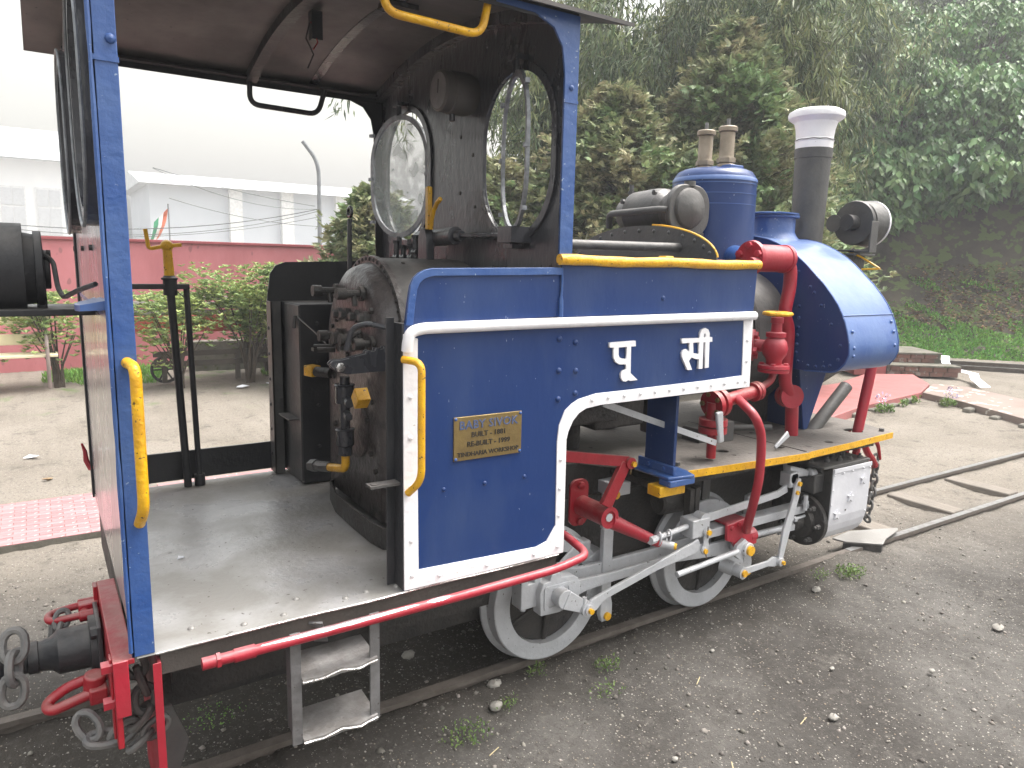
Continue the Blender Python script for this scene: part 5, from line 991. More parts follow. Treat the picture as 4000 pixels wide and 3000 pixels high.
# ---- running plate
E_ = [(.60, .62), (.98, .61), (1.067, .577), (1.18, .423), (1.262, .354), (1.27, .19), (1.40, .180), (1.8, .145), (2.2, .112), (2.205, .118), (2.6, .135), (3.02, .164)]
rp = part('running_plate', plate(E_+[(3.10, .38), (3.10, my(.38)), (3.02, my(.164)), (.60, my(.17))], [arc(2.865, .30, .052, 0, 340, 14), arc(2.49, .205, .026, 0, 330, 10), arc(1.84, .345, .035, 0, 330, 12), rrect(2.13, 2.19, .235, .285, .015, 3), arc(1.83, .262, .014, 0, 330, 8)], 'z', .816, .828, PLATE, 'running_plate'), None, LO)
g = G(); g.strip(E_[6:9], [(a, b-.005) for a, b in E_[6:9]], 'z', .795, .8275); part('yellow_edge', g, YEL, rp); g = G(); g.strip(E_[9:], [(a, b-.005) for a, b in E_[9:]], 'z', .797, .829); part('yellow_edge', g, YEL, rp)
part('hole_shade_plate', G().box(1.3, 2.98, .24, .53, .74, .77), SOOT, rp)  # unseen dark plate added so the holes above look shaded
part('plate_joint', G().box(2.196, 2.204, .13, .9, .828, .8305), SOOT, rp)
for (x, y) in [(2.99, .21), (1.5, .45), (1.45, .26)]: part('bolt', G().cyl((x, y, .828), (x, y, .845), .013, n=6), GRY, rp)
part('far_spring_block', G().box(1.62, 1.72, .98, 1.08, .828, .90).cyl((1.67, 1.03, .9), (1.67, 1.03, .99), .02, n=8), SOOT, rp)
part('fittings_block', G().box(1.98, 2.06, .46, .60, .828, .93).cyl((2.1, .62, .86), (2.35, .45, .87), .018, n=8).box(1.85, 1.93, .50, .62, .828, .90), GRY, rp, .004)
part('far_red_stay', G().prism([(4.0, .0), (4.1, 0)], 'y', 0, .01) if False else G().prism([(2.93, 1.05), (2.99, .90), (3.08, .84), (3.08, .828), (2.93, .828), (2.9, 1.05)], 'y', 1.22, 1.26), RED, rp)
# blue tank support
tp = part('tank_support', G().box(1.292, 1.308, .135, .305, .845, 1.222), BLUE, LO, .002)
part('support_foot', G().prism([(1.235, .34), (1.24, .105), (1.375, .085), (1.40, .16), (1.40, .34)], 'z', .8295, .842), BLUE2, tp, .004)
part('foot_angle', G().box(1.276, 1.292, .115, .33, .842, .880), BLUE2, tp, .004); part('foot_lip', G().box(1.24, 1.385, .092, .16, .800, .828), BLUE2, tp, .004)
for y in (.17, .26): rivet(tp, (1.276, y, .862), (-1, 0, 0), .009, BLUE2, 'bolt')
part('yellow_packing', G().box(1.215, 1.365, .125, .20, .752, .798), YEL, tp, .004)
part('diagonal_stay', G().bar((1.55, .45, 1.10), (1.72, .50, 1.24), .02, .04), GRY, LO)
part('damper_rod', G().bar((.95, .20, 1.165), (1.625, .20, .925), .008, .026), SIL, LO)
part('damper_crank', G().taper((1.625, .195, 1.07), (1.650, .195, .925), .018, .040, .018, .034, (1, 0, 0)), SIL, LO, .006)
part('small_lever', G().taper((2.165, .215, .905), (2.07, .215, .845), .012, .034, .012, .018), SIL, LO, .004)
# ---- red pipework
cb = part('clack_box', G().lathe((1.985, .385, 1.755), (1, 0, 0), [(0, .080), (.018, .084), (.02, .064), (.06, .066), (.25, .066), (.252, .070), (.275, .070), (.285, .05)], 28), REDP, LO)
for a in range(5): t = a*1.257+.3; rivet(cb, (1.985, .385+.058*math.cos(t), 1.755+.058*math.sin(t)), (-1, 0, 0), .019, REDP, 'bolt')
part('inlet_stub', G().cyl((1.99, .34, 1.73), (1.93, .335, 1.728), .028, n=14).cyl((1.95, .335, 1.728), (1.63, .42, 1.735), .009, n=8), REDP, cb)
part('blue_union', G().cyl((2.04, .45, 1.74), (2.08, .56, 1.76), .06, n=20), BLUE2, cb)
part('delivery_pipe', G().tube(bend([(2.25, .385, 1.74), (2.305, .385, 1.725), (2.315, .385, 1.62), (2.285, .385, 1.48), (2.335, .385, 1.40), (2.345, .39, 1.12), (2.39, .39, 1.06)], .05, 5), .033, 18), REDP, LO)
part('lower_flange', G().lathe((2.40, .40, 1.045), (-.5, -1, .1), [(-.03, .062), (.0, .062), (.002, .05), (.02, .05), (.022, .062), (.045, .062)], 24).cyl((2.43, .40, 1.05), (2.455, .40, .82), .034, n=18), REDP, LO)
gv = part('stop_valve', G().lathe((2.055, .25, 1.215), (0, 0, 1), [(0, .072), (.014, .074), (.016, .066), (.019, .074), (.034, .072), (.037, .035), (.06, .038), (.085, .055), (.115, .060), (.145, .052), (.165, .038), (.17, .046), (.19, .046), (.195, .026), (.235, .024), (.236, .030), (.262, .030), (.264, .012), (.29, .012)], 28), REDP, LO)
part('valve_wheel', G().tube([(2.055+.058*math.cos(t)*(1+.06*math.cos(6*t)), .25+.058*math.sin(t)*(1+.06*math.cos(6*t)), 1.495) for t in np.linspace(0, 6.283, 37)[:-1]], .010, 8, True).bar((2.0, .25, 1.495), (2.11, .25, 1.495), .014, .008).bar((2.055, .195, 1.495), (2.055, .305, 1.495), .014, .008, (0, 0, 1)), YEL, gv)
for a in range(4): t = a*1.57+.6; rivet(gv, (2.055+.056*math.cos(t), .25+.056*math.sin(t), 1.249), (0, 0, 1), .012, REDP, 'bolt')
part('side_flange', G().lathe((2.06, .30, 1.335), (-.55, .83, 0), [(0, .03), (.06, .03), (.06, .078), (.078, .078)], 22), REDP, gv)
for a in range(4): t = a*1.57+.4; rivet(gv, (2.027+.047*math.cos(t), .35+.031*math.cos(t), 1.335+.056*math.sin(t)), (.55, -.83, 0), .019, REDP, 'bolt')
tee = part('tee_pipe', G().tube(bend([(2.055, .25, 1.22), (2.05, .25, 1.175), (1.98, .25, 1.145), (1.93, .25, 1.13)], .04), .018, 14).cyl((1.955, .25, 1.132), (1.68, .25, 1.095), .031, n=18).cyl((1.955, .25, 1.132), (1.935, .25, 1.129), .046, n=18).cyl((1.93, .25, 1.128), (1.915, .25, 1.126), .046, n=18).cyl((1.70, .25, 1.098), (1.675, .25, 1.095), .066, n=20).cyl((1.66, .25, 1.093), (1.635, .25, 1.09), .066, n=20).cyl((1.655, .25, 1.09), (1.655, .25, .84), .022, n=14).cyl((1.655, .25, .995), (1.655, .25, 1.025), .064, n=22).cyl((1.655, .25, .960), (1.655, .25, .988), .064, n=22).cyl((1.655, .25, 1.02), (1.655, .25, 1.10), .034, n=16), RED, LO)
for a in range(5): t = a*1.257; rivet(tee, (1.635, .25+.048*math.cos(t), 1.09+.048*math.sin(t)), (-1, 0, 0), .012, BRASS, 'bolt')
part('drain_pipe', G().tube(bend([(1.80, .25, 1.112), (1.745, .16, 1.098), (1.735, .085, 1.06), (1.775, .075, .98), (1.785, .075, .88), (1.784, .075, .76), (1.79, .10, .64), (1.845, .16, .53), (1.885, .20, .46)], .05, 5), .0205, 16), REDP, LO)
rivet(tee, (1.78, .215, 1.105), (0, -1, 0), .018, RED, 'bolt')
# ---- wheels
def wheel(x, y0, s):
    w_ = part('wheel', G().lathe((x, y0, .281), (0, s, 0), [(.035, .205), (.03, .16), (.03, .06), (.0, .055), (.0, .001)], 40), SOOT, LO)
    g = G().lathe((x, y0, .281), (0, s, 0), [(0, .207), (0, .276), (.004, .281), (.055, .284), (.06, .284), (.075, .303), (.088, .303), (.092, .297), (.092, .215), (.05, .207), (0, .207)], 64, caps=False); part('tyre', g, SIL, w_)
    for i in range(6):
        a = i*math.pi/3+.5; part('spoke', G().taper((x+.05*math.cos(a), y0+s*.025, .281+.05*math.sin(a)), (x+.205*math.cos(a), y0+s*.045, .281+.205*math.sin(a)), .03, .05, .022, .036, (0, 1, 0)), SOOT, w_, .004)
    part('hub', G().lathe((x, y0, .281), (0, s, 0), [(-.01, .05), (.0, .062), (.08, .062)], 24), SOOT, w_)
    part('backing_disc', G().lathe((x, y0+s*.08, .281), (0, s, 0), [(0, .21), (.004, .21)], 40), SOOT, w_)
for x in (.873, 1.838): wheel(x, .403, 1); wheel(x, my(.403), -1)
for x in (.873, 1.838): part('axle', G().cyl((x, .5, .281), (x, 1.02, .281), .04, n=16), SOOT, LO)
# ---- motion
def rod(name, pts, y0, y1, m=SIL, bev=.003, par=None): return part(name, plate(pts, [], 'y', y0, y1, m, name), None, par or LO, bev)
cr = rod('coupling_rod', [(.70, .335), (.70, .425), (.76, .44), (.90, .428), (1.0, .408), (1.45, .408), (1.66, .42), (1.70, .428), (1.80, .428), (1.82, .415), (1.82, .33), (1.80, .318), (1.70, .318), (1.66, .338), (1.45, .358), (1.0, .352), (.90, .335), (.86, .31), (.74, .31)], .352, .378)
rod('rod_end_block', [(.635, .335), (.635, .455), (.665, .462), (.665, .438), (.70, .438), (.70, .462), (.73, .462), (.73, .335)], .275, .345, par=cr)
rod('connecting_rod', [(.86, .345), (.86, .402), (1.1, .393), (1.45, .398), (1.84, .398), (1.88, .41), (1.93, .40), (1.93, .345), (1.88, .32), (1.80, .326), (1.50, .356), (1.1, .350), (.96, .342), (.91, .33)], .272, .290)
be = rod('big_end', [(.712, .305), (.705, .40), (.72, .44), (.755, .445), (.76, .47), (.80, .475), (.81, .45), (.87, .445), (.895, .43), (.91, .40), (.905, .34), (.87, .315), (.80, .30)], .245, .30)
part('big_end_frame', G().strip([(a[0], a[1]) for a in rrect(.725, .86, .322, .425, .012, 3)]+[rrect(.725, .86, .322, .425, .012, 3)[0]], [(a[0], a[1]) for a in rrect(.738, .847, .335, .412, .012, 3)]+[rrect(.738, .847, .335, .412, .012, 3)[0]], 'y', .240, .245), SIL, be)
part('oil_cup', G().cyl((.815, .27, .47), (.815, .27, .50), .012, n=10).cyl((.69, .30, .46), (.69, .30, .485), .01, n=8).cyl((.66, .30, .34), (.66, .30, .32), .012, n=8), SIL, be)
rc = part('return_crank', G().cyl((.800, .40, .375), (.800, .195, .375), .040, n=24).taper((.800, .205, .375), (.905, .205, .315), .030, .078, .026, .050), SIL, LO, .003)
part('crank_pin', G().cyl((.905, .225, .313), (.905, .178, .313), .032, n=24).cyl((.905, .18, .313), (.905, .168, .313), .022, n=18), SIL, rc); part('pin_end', G().cyl((.905, .168, .313), (.905, .155, .313), .0115, n=14), YEL, rc)
part('oil_cup', G().cyl((.892, .195, .34), (.892, .195, .365), .009, n=8), SIL, rc)
ec = rod('eccentric_rod', [(.93, .285), (.925, .34), (.96, .352), (1.30, .428), (1.50, .472), (1.545, .487), (1.56, .46), (1.585, .455), (1.56, .425), (1.52, .42), (1.30, .392), (1.0, .328), (.96, .295)], .192, .206, bev=.002)
# expansion link
lk = rod('link_hanger', [(1.575, .50), (1.612, .50), (1.60, .47), (1.608, .445), (1.597, .413), (1.572, .410), (1.560, .43), (1.572, .465)], .182, .190, bev=.001)
part('pin_end', G().cyl((1.590, .19, .515), (1.590, .165, .515), .0125, n=14).cyl((1.577, .19, .428), (1.577, .168, .428), .0115, n=14), YEL, lk)
part('pin_washer', G().cyl((1.590, .188, .515), (1.590, .176, .515), .020, n=16).cyl((1.577, .188, .428), (1.577, .177, .428), .017, n=16), SIL, lk)
part('split_pin', G().tube([(1.585, .176, .545), (1.585, .173, .49)], .003, 5).tube([(1.577, .176, .43), (1.582, .170, .395)], .003, 5), RUST, lk)
part('die_block', G().box(1.505, 1.615, .192, .275, .492, .578), SIL, LO, .004)
part('die_head', G().lathe((1.585, .196, .57), (0, 1, 0), [(0, .03), (.05, .03)], 18), SIL, LO)
rr = part('reversing_rod', G().cyl((1.215, .165, .553), (1.50, .225, .545), .0125, n=12).cyl((1.215, .165, .553), (1.25, .172, .552), .018, n=8), SIL, LO)
for x in (1.275, 1.335): part('u_bolt', G().tube([(x+.003*math.sin(t), .175+.0*t+.024*math.cos(t)*.6, .548+.028*math.sin(t)) for t in np.linspace(0, 6.283, 16)[:-1]], .005, 6, True), SIL, rr)
part('lifting_pin', G().cyl((1.30, .20, .515), (1.345, .15, .508), .018, n=14), SIL, rr); part('pin_end', G().cyl((1.345, .15, .508), (1.352, .141, .507), .014, n=12), YEL, rr)
rod('radius_rod', [(1.60, .545), (1.60, .585), (2.13, .618), (2.19, .64), (2.20, .60), (2.13, .583)], .212, .226, bev=.002)
cl = rod('combination_lever', [(2.215, .64), (2.232, .672), (2.255, .67), (2.258, .60), (2.205, .42), (2.165, .275), (2.172, .245), (2.155, .225), (2.130, .235), (2.128, .265), (2.150, .42), (2.205, .57)], .180, .194, bev=.002)
part('pin_end', G().cyl((2.238, .182, .647), (2.238, .168, .647), .012, n=12).cyl((2.228, .182, .602), (2.228, .170, .602), .011, n=12).cyl((2.151, .185, .251), (2.151, .160, .251), .010, n=12), YEL, cl)
part('lever_yoke', G().box(2.19, 2.262, .196, .26, .625, .70).lathe((2.225, .196, .672), (0, 1, 0), [(0, .034), (.05, .034)], 16), SIL, cl, .006)
part('valve_spindle_head', G().taper((2.22, .24, .70), (2.43, .26, .655), .04, .06, .03, .03).cyl((2.40, .24, .66), (2.44, .24, .66), .03, n=14), SIL, LO, .008)
part('spindle_guide', G().box(2.40, 2.62, .20, .34, .56, .66).prism([(.20, .66), (.34, .66), (.32, .70), (.22, .70)], 'x', 2.46, 2.6), GRY, LO, .006)
ul = rod('union_link', [(1.88, .238), (1.88, .272), (2.06, .272), (2.10, .285), (2.145, .27), (2.15, .236), (2.11, .232), (2.06, .244)], .188, .20, bev=.002)
part('link_bush', G().cyl((1.865, .26, .255), (1.865, .178, .255), .030, n=18).cyl((1.845, .30, .262), (1.865, .24, .255), .036, n=16).cyl((2.140, .21, .255), (2.145, .172, .253), .022, n=16), SIL, ul); part('pin_end', G().cyl((1.865, .180, .255), (1.865, .168, .255), .017, n=14), YEL, ul)
part('drop_arm', G().prism([(1.87, .22), (1.86, .30), (1.93, .38), (1.99, .36), (1.985, .28), (2.0, .215), (1.94, .20)], 'y', .285, .31), SIL, LO, .004)
gb = part('slide_bar', G().box(1.655, 2.44, .245, .315, .446, .487), SIL, LO, .002)
part('slide_bar_end', G().box(2.40, 2.47, .27, .31, .47, .53), GRY, gb)
xh = part('crosshead', G().prism([(1.77, .425), (1.765, .502), (1.925, .52), (1.94, .43), (1.99, .43), (1.99, .37), (1.84, .37), (1.81, .41)], 'y', .215, .232).box(1.78, 1.93, .232, .31, .492, .505), REDP, LO, .003)
for (x, z) in [(1.795, .485), (1.845, .495)]: rivet(xh, (x, .215, z), (0, -1, 0), .012, REDP, 'bolt')
part('gland_nut', G().cyl((1.955, .25, .405), (1.995, .25, .41), .038, n=16), REDP, xh)
xp_ = part('crosshead_pin', G().cyl((1.885, .26, .37), (1.885, .172, .37), .036, n=20).prism([(1.80, .355), (1.82, .40), (1.87, .425), (1.90, .40), (1.90, .335), (1.84, .325)], 'y', .19, .212), SIL, LO, .003); part('pin_end', G().cyl((1.885, .173, .37), (1.885, .158, .37), .024, n=18), YEL, xp_)
part('pump_ram', G().cyl((1.418, .19, .345), (1.82, .19, .372), .0135, n=14), SIL, LO)
part('piston_rod', G().cyl((1.98, .28, .382), (2.36, .28, .372), .0165, n=16).cyl((2.30, .28, .374), (2.345, .28, .373), .030, n=6), SIL, LO)
# reversing shaft, arms
rs = part('reversing_shaft', G().cyl((1.005, .38, .685), (1.005, .195, .685), .043, n=24), RED, LO)
part('shaft_bracket', plate(rrect(.945, 1.04, .595, .80, .035, 5), [], 'y', .375, .39, RED, 'shaft_bracket'), None, rs)
for z in (.775, .615): rivet(rs, (.995, .375, z), (0, -1, 0), .017, RED, 'bolt')
part('shaft_end_ring', G().lathe((1.005, .197, .685), (0, -1, 0), [(0, .045), (.008, .046), (.008, .028), (.0, .028)], 24, caps=False), REDP, rs); part('shaft_core', G().cyl((1.005, .2, .685), (1.005, .192, .685), .018, n=8), SIL, rs)
part('lifting_arm', G().lathe((1.03, .215, .66), Vector((1.285, .185, .525))-Vector((1.03, .215, .66)), [(0, .032), (1, .022)], 14, True, True), REDP, rs)
part('upper_arm', G().taper((.985, .20, .735), (1.085, .20, .905), .022, .058, .022, .052, (1, 0, 0)), RED, rs, .003)
rr2 = part('reach_rod', G().bar((.595, .20, 1.008), (1.10, .20, .908), .016, .044), RED, LO, .002)
part('rod_end', G().cyl((1.10, .215, .905), (1.10, .178, .905), .024, n=18), RED, rr2); part('pin_end', G().cyl((1.108, .178, .902), (1.108, .166, .902), .0115, n=12), YEL, rr2)
part('split_pin', G().tube([(1.10, .18, .885), (1.095, .178, .86)], .0025, 5), BRASS, rr2)
# brake gear
for dx in (0, .955):
    bh = part('brake_hanger', G().prism([(1.115+dx, .56), (1.17+dx, .57), (1.17+dx, .25), (1.182+dx, .20), (1.182+dx, .15), (1.16+dx, .125), (1.125+dx, .125), (1.112+dx, .16), (1.115+dx, .25)], 'y', .345, .372), SIL, LO, .004)
    part('brake_block', G().prism([(1.08+dx, .42), (1.15+dx, .45), (1.17+dx, .30), (1.13+dx, .22), (1.095+dx, .235), (1.12+dx, .30)], 'y', .40, .47), SIL, bh, .004)
    part('pin_end', G().cyl((1.150+dx, .345, .150), (1.150+dx, .333, .150), .018, n=14), YEL, bh)
part('hanger_bracket', G().box(1.155, 1.262, .35, .45, .700, .758).box(1.118, 1.17, .36, .38, .56, .72), SIL, LO, .004); part('bracket_pin', G().cyl((1.175, .35, .71), (1.175, .34, .71), .018, n=14), YEL, LO)
part('axlebox_cover', G().box(1.02, 1.09, .40, .46, .40, .50).prism([(.9, .42), (1.0, .50), (1.06, .47), (1.0, .36)], 'y', .395, .41), SIL, LO, .01)
part('spring_hanger', G().bar((1.845, .43, .80), (1.83, .42, .47), .012, .052, (1, 0, 0)).box(1.80, 1.86, .42, .43, .46, .50), GRY, LO)
part('link_pillar', G().box(1.583, 1.612, .29, .33, .535, .685).box(1.620, 1.648, .29, .33, .53, .69), SOOT, LO, .003)
part('weigh_shaft_housing', G().lathe((1.50, .42, .60), (1, -.1, 0), [(0, .05), (.01, .06), (.12, .06), (.22, .05)], 20), SOOT, LO)
part('drain_rod', G().cyl((2.42, .42, .82), (2.44, .40, .58), .011, n=10), SIL, LO)
# ---- cylinder
cyb = part('cylinder_block', G().prism([(.155, .70), (.155, .42), (.17, .35), (.21, .295), (.27, .275), (.36, .285), (.42, .33), (.50, .40), (.53, .70)], 'x', 2.475, 2.80), SOOT, LO, .003)
A = [(.148, .692), (.148, .60), (.148, .50), (.149, .43), (.156, .385), (.168, .345), (.188, .312), (.215, .288), (.25, .272), (.29, .266)]
ccv = part('cylinder_cover', G().strip(A, [(a+.006 if b > .40 else a+.005, b+(.0 if b > .4 else .005)) for a, b in A], 'x', 2.478, 2.815), mat('silver_cover_paint', (.72, .72, .76), (.60, .60, .64), rough=.42, metal=.15, scale=4, bump=.2, bscale=20, dust=.2), LO, smooth=50)
part('cover_top_strip', G().box(2.478, 2.815, .143, .149, .672, .695), MATS['silver_cover_paint'], ccv, .001)
part('valve_chest_top', G().box(2.40, 2.81, .155, .50, .700, .712), GRY, cyb, .002)
for (x, y) in [(2.52, .22), (2.60, .20), (2.68, .19), (2.76, .185), (2.64, .27), (2.72, .26), (2.78, .30), (2.44, .26)]: part('bolt', G().cyl((x, y, .712), (x, y, .727), .013, n=6).cyl((x, y, .727), (x, y, .738), .007, n=8), GRY, cyb)
def star(x, z, r=.030):
    P = [(x+(r if k % 2 == 0 else r*.42)*math.sin(k*math.pi/5+.15), z+(r if k % 2 == 0 else r*.42)*math.cos(k*math.pi/5+.15)) for k in range(10)]
    return part('star', plate(P, [], 'y', .140, .150, MATS['silver_cover_paint'], 'star'), None, ccv, .001)
star(2.535, .443); star(2.643, .522); star(2.748, .604)
part('drain_hole', G().cyl((2.612, .146, .456), (2.612, .1475, .456), .005, n=8), SOOT, ccv)
for (x, z) in [(2.49, .66), (2.56, .665), (2.64, .667), (2.74, .67), (2.80, .665), (2.485, .50), (2.81, .50), (2.49, .58), (2.80, .42)]: rivet(ccv, (x, .143 if z > .66 else .148, z), (0, -1, 0), .006, MATS['silver_cover_paint'])
chd = part('cylinder_head', G().lathe((2.478, .29, .388), (-1, 0, 0), [(0, .138), (.03, .138), (.035, .125), (.04, .09), (.07, .085), (.075, .05), (.12, .045), (.13, .035)], 36), SOOT, LO)
for a in range(7): t = a*.898+.5; part('bolt', G().cyl((2.455, .29+.110*math.cos(t), .388+.110*math.sin(t)), (2.415, .29+.110*math.cos(t), .388+.110*math.sin(t)), .014, n=6).cyl((2.415, .29+.110*math.cos(t), .388+.110*math.sin(t)), (2.40, .29+.110*math.cos(t), .388+.110*math.sin(t)), .008, n=8), GRY, chd)
part('gland_stud', G().cyl((2.43, .245, .43), (2.30, .245, .425), .008, n=8).cyl((2.31, .245, .425), (2.33, .245, .425), .016, n=6), SIL, chd); part('gland_stud', G().cyl((2.43, .32, .33), (2.30, .32, .325), .008, n=8), SIL, chd); part('drain_cock', G().cyl((2.38, .23, .47), (2.38, .23, .55), .012, n=10).cyl((2.38, .23, .50), (2.38, .23, .52), .017, n=8), SIL, chd)
part('cylinder_block', G().prism([(my(a), b) for a, b in [(.155, .70), (.155, .42), (.17, .35), (.27, .275), (.42, .33), (.53, .70)]], 'x', 2.475, 2.80), SOOT, LO)
# ---- front end
part('front_beam', G().box(3.02, 3.05, .42, my(.42), .50, .816), RED, LO, .004); part('front_buffer', G().cyl((3.05, YC, .47), (3.25, YC, .47), .06, n=20).cyl((3.25, YC, .47), (3.28, YC, .47), .12, n=24), SOOT, LO)
part('beam_bracket', G().tube(bend([(2.96, .40, .80), (2.99, .40, .74), (3.05, .40, .72), (3.09, .40, .68), (3.08, .40, .62)], .03), .022, 10), RED, LO)
hkp = bend([(3.05, .44, .72), (3.20, .44, .72), (3.255, .44, .64), (3.29, .44, .60), (3.33, .44, .57), (3.37, .44, .52)], .03, 3); part('coupling_hook', G().tube(hkp, .021, 10), RED, LO); hkq = bend([(3.235, .44, .66), (3.27, .44, .70), (3.33, .44, .70), (3.385, .44, .65), (3.42, .44, .555)], .03, 3); part('hook_beak', G().tube(hkq, [.022-.012*i/(len(hkq)-1) for i in range(len(hkq))], 10), RED, LO)
cf = part('front_chain', G().cyl((3.05, .45, .60), (3.38, .45, .56), .008, n=6), CHAIN, LO)
def chain(pts, par, r=.0065, L_=.05, w_=.034, name='link'):
    P = [Vector(p) for p in pts]; D = [0]
    for i in range(len(P)-1): D.append(D[-1]+(P[i+1]-P[i]).length)
    n = int(D[-1]/(L_*.70)); 
    for k in range(n):
        s = k*L_*.70; j = max(i for i in range(len(D)) if D[i] <= s+1e-9); j = min(j, len(P)-2); f = (s-D[j])/(D[j+1]-D[j]); c = P[j].lerp(P[j+1], f); d = (P[j+1]-P[j]).normalized()
        u = d.cross(Vector((0.2, 1, .1))).normalized(); v = d.cross(u)
        a = u if k % 2 == 0 else v; a = (a+random.uniform(-.25, .25)*(v if k % 2 == 0 else u)).normalized(); pts2 = []
        for t in np.linspace(0, 6.283, 17)[:-1]:
            sx = L_*.5*math.copysign(abs(math.cos(t))**.8, math.cos(t)); pts2.append(c+d*sx+a*(w_*.5*math.sin(t)))
        part(name, G().tube(pts2, r, 7, True), CHAIN, par)
chain([(3.39, .45, .56), (3.396, .45, .46), (3.396, .45, .36), (3.378, .45, .278), (3.356, .45, .20), (3.40, .46, .12)], cf, .0085, .062, .042)
# flat iron shoe on the near rail
shoe = thing('rail_shoe', (3.4, .48, -.06), 'flat worn steel shoe on the near rail just ahead of the cylinder', 'rail shoe')
part('top_plate', G().prism([(3.22, .58), (3.44, .60), (3.78, .47), (3.74, .445), (3.52, .40), (3.41, .355), (3.24, .50)], 'z', .022, .034), mat('worn_grey_shoe', (.20, .19, .18), (.28, .27, .26), rough=.45, metal=.4), shoe, .004)
part('shoe_side', G().prism([(3.23, .51), (3.41, .362), (3.45, .375), (3.44, .42), (3.28, .54)], 'z', -.07, .022), SOOT, shoe, .004)
# ---- red steam pipe along cab and steps
rpip = part('side_pipe', G().tube(bend([(-.565, -.058, .650), (-.3, -.058, .650), (.2, -.058, .652), (.55, -.06, .660), (.695, -.055, .680), (.70, .10, .705), (.70, .22, .71)], .045, 6), .0148, 18), REDP, LO)
part('pipe_union', G().cyl((-.60, -.055, .648), (-.565, -.055, .648), .0165, n=14).cyl((-.565, -.055, .648), (-.555, -.055, .648), .0215, n=6).cyl((-.52, -.055, .648), (-.465, -.055, .648), .0185, n=16).cyl((-.555, -.055, .648), (-.52, -.055, .648), .0155, n=16), REDP, rpip)
for (xa, xb) in ((-.45, .02), (.05, .13)):
    g = G(); vs = []; xs_ = np.linspace(xa, xb, 14)
    for q_, x in enumerate(xs_):
        wd = 32*min(1, 3.2*q_/13+.15, 3.2*(1-q_/13)+.15)*(.85+.3*random.random())
        for a in np.linspace(62-wd, 62+wd, 6): vs.append((x, -.058-.0151*math.cos(R(a)), .6500+.0151*math.sin(R(a))+.006*max(0, (x+.3)/.5)*.33))
    g.add(vs, [(6*i_+a, 6*i_+a+1, 6*i_+7+a, 6*i_+6+a) for i_ in range(13) for a in range(5)]); part('worn_patch', g, mat('rubbed_bright_pipe', (.72, .70, .72), (.50, .40, .42), rough=.2, rough2=.35, metal=.6, scale=30, bump=.1), rpip)
sp_ = part('step_ladder', G().box(-.368, -.338, -.045, -.037, .315, .66), STEELD, LO, .001); part('step_side', G().box(-.352, -.345, -.04, .06, .315, .60), STEELD, sp_)
part('step_frame', G().box(-.130, -.100, -.045, -.037, .315, .66), STEELD, sp_)
def tread(z):
    g = G(); n = 9; vs = []
    for i in range(n):
        x = -.338+i*.0285; w_ = -.055+.004*math.sin(i*1.9); vs += [(x, .085, z+.012), (x, w_, z-.004*math.sin(i*1.3)), (x, w_, z-.016), (x, .085, z-.004)]
    g.add(vs, [(4*i+a, 4*i+(a+1) % 4, 4*i+4+(a+1) % 4, 4*i+4+a) for i in range(n-1) for a in range(4)]+[(0, 3, 2, 1), (4*n-4, 4*n-3, 4*n-2, 4*n-1)])
    t_ = part('tread', g, TREAD, sp_); part('tread_edge', G().tube([(-.338+i*.0285, -.055+.004*math.sin(i*1.9)-.001, z-.010-.004*math.sin(i*1.3)) for i in range(9)], .0035, 6), STEEL, t_) if False else None
    part('tread_edge', G().tube([(-.338+i*.0285, -.055+.004*math.sin(i*1.9)-.001, z-.010-.004*math.sin(i*1.3)) for i in range(9)], .0035, 6), STEEL, sp_)
tread(.520); tread(.330)
part('step_brace', G().bar((-.28, .0, .655), (-.245, .06, .56), .04, .006), STEELD, sp_)
# ---- rear beam, buffer, couplings
rb_ = part('rear_beam', G().box(-.80, -.785, .0, .555, .44, .675).box(-.80, -.75, .0, .555, .668, .684), RED, LO, .003)
part('rear_cross_member', G().box(-.735, -.70, .555, 1.5, .46, .66), SOOT, LO)
part('beam_joint_plate', G().box(-.806, -.80, .02, .055, .46, .684), RED, rb_, .002); part('beam_joint_plate', G().box(-.812, -.80, .52, .56, .44, .68), RED, rb_, .002)
part('beam_end_plate', G().box(-.80, -.765, -.006, .0, .53, .684), REDP, rb_, .002); 
for z in (.66, .56): part('bolt', G().cyl((-.80, .03, z), (-.825, .03, z), .018, n=6), REDP, rb_)
part('guard_plate', G().box(-.698, -.690, .0, .45, .10, .655).box(-.71, -.690, -.004, .0, .10, .655), REDP, LO, .001)  # lighter red chosen here to stand in for skylight on the plate
part('guard_plate_foot', G().prism([(-.66, .0), (-.60, .0), (-.56, .0)], 'y', 0, .0) if False else G().prism([(-.68, .44), (-.655, .44), (-.615, .32), (-.66, .18), (-.68, .18)], 'y', .14, .15), GRY, LO)
bf_ = part('centre_buffer', G().lathe((-.815, .40, .552), (-1, 0, 0), [(0, .085), (.02, .085), (.021, .065), (.10, .063), (.117, .048), (.147, .041), (.149, .045), (.173, .045), (.175, .040), (.234, .038), (.347, .042)], 30), BLK, LO)
part('buffer_flange', plate([(.305, .461), (.495, .461), (.495, .643), (.305, .643)], [], 'x', -.818, -.806, BLK, 'buffer_flange'), None, bf_, .002)
for (y, z) in [(.326, .621), (.326, .487)]: rivet(bf_, (-.818, y, z), (-1, 0, 0), .018, BLK, 'bolt')
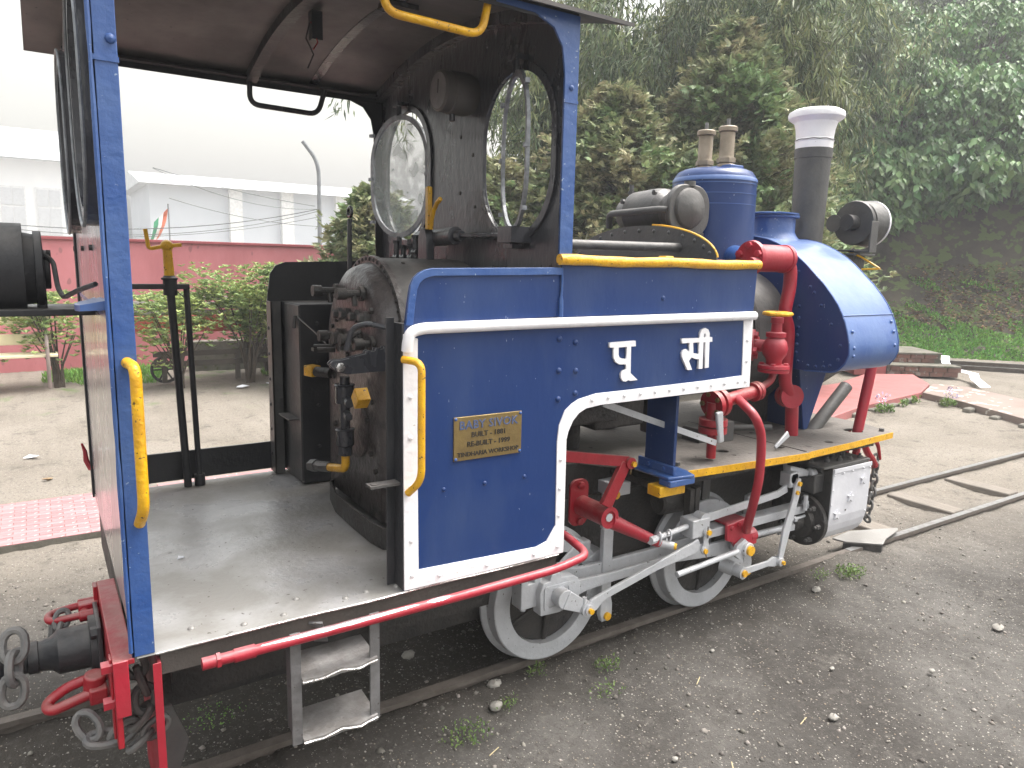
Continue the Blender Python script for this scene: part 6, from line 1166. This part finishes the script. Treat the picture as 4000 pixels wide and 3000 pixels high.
def shackle(y, z, L_, k):
    pts = bend([(-.81, y+.038, z), (-.81-L_*.45, y+.038, z), (-.81-L_, y+.03, z-.005), (-.81-L_, y-.03, z-.005), (-.81-L_*.45, y-.038, z), (-.81, y-.038, z)], .035, 5)
    s_ = part('draw_shackle', G().tube(pts, .011, 12), RED, LO); part('shackle_lug', G().box(-.855, -.80, y-.018, y+.018, z-.024, z+.024).cyl((-.84, y-.05, z), (-.84, y+.05, z), .014, n=12).cyl((-.855, y-.045, z), (-.80, y-.045, z), .017, n=12).cyl((-.855, y+.045, z), (-.80, y+.045, z), .017, n=12), RED, s_, .004); return s_
shackle(.522, .612, .125, .8)
s2_ = part('draw_shackle', G().tube(bend([(-.80, .30, .495), (-.84, .30, .50), (-.90, .30, .49), (-.955, .29, .46), (-.945, .25, .455), (-.90, .25, .465), (-.84, .25, .48), (-.80, .25, .47)], .03, 4), .0145, 12), RED, LO)
part('shackle_pin', G().cyl((-.832, .26, .53), (-.838, .27, .46), .028, n=18).box(-.85, -.805, .22, .33, .455, .50), RED, s2_, .005)
ch1 = part('safety_chain', G().cyl((-.74, .15, .60), (-.76, .15, .60), .01, n=6), CHAIN, LO)
chain([(-.742, .13, .600), (-.722, .13, .53), (-.722, .13, .45), (-.745, .14, .425), (-.79, .15, .385), (-.84, .16, .39), (-.865, .19, .43), (-.87, .23, .475)], ch1, .0105, .082, .05)
chain([(-.70, .12, .40), (-.745, .12, .37), (-.78, .13, .34)], ch1, .009, .07, .045)
ch2 = part('coupling_chain', G().tube([(-.925, .49, .60), (-.932, .48, .53), (-.95, .46, .48)], .010, 8), CHAIN, LO)
chain([(-.90, .49, .61), (-.925, .45, .54), (-.94, .42, .48)], ch2, .008, .055, .036)
chain([(-1.016, .345, .626), (-1.02, .31, .556), (-1.03, .295, .47), (-1.02, .295, .41)], ch2, .0115, .085, .055)
part('knuckle', G().lathe((-1.04, .395, .552), (-1, 0, 0), [(0, .055), (.03, .065), (.06, .055)], 18), BLK, bf_)
part('red_hook_tip', G().tube([(-.752, 1.50, .80), (-.768, 1.51, .84), (-.770, 1.51, .88), (-.780, 1.51, .915)], [.011, .011, .008, .004], 7), RED, LO)
# paper scraps in cab
def flat_scrap(x, y, s, m, lab, z):
    g = G(); vs = [(x-s, y-s*.6, z), (x+s*.7, y-s, z+.003), (x+s, y+s*.5, z+.001), (x-s*.5, y+s, z+.004)]; g.add(vs, [(0, 1, 2, 3)]); o_ = single('paper_scrap', g, m, lab, 'litter', smooth=0); q = o_.modifiers.new('s', 'SOLIDIFY'); q.thickness = .001
flat_scrap(-.545, .62, .012, CLOTHW, 'tiny torn white paper on the cab floor by the blue post', .684)
flat_scrap(.09, 1.36, .014, mat('green_wrapper', (.45, .6, .4), rough=.4), 'small green and white wrapper on the cab floor by the locker', .684)
# ------------------------------------------------------------------ haze
HZ = bpy.data.materials.new('mountain_mist'); HZ.use_nodes = True; t = HZ.node_tree; t.nodes.clear()
out = t.nodes.new('ShaderNodeOutputMaterial'); pv = t.nodes.new('ShaderNodeVolumePrincipled'); pv.inputs['Color'].default_value = (.94, .96, 1, 1); pv.inputs['Density'].default_value = .0036; pv.inputs['Anisotropy'].default_value = .2
t.links.new(pv.outputs[0], out.inputs['Volume'])
g = G().box(-148, 148, -148, 148, -1.3, 16); me = mesh('haze', g, HZ, 0); o = bpy.data.objects.new('haze', me); COL.objects.link(o); o['kind'] = 'stuff'
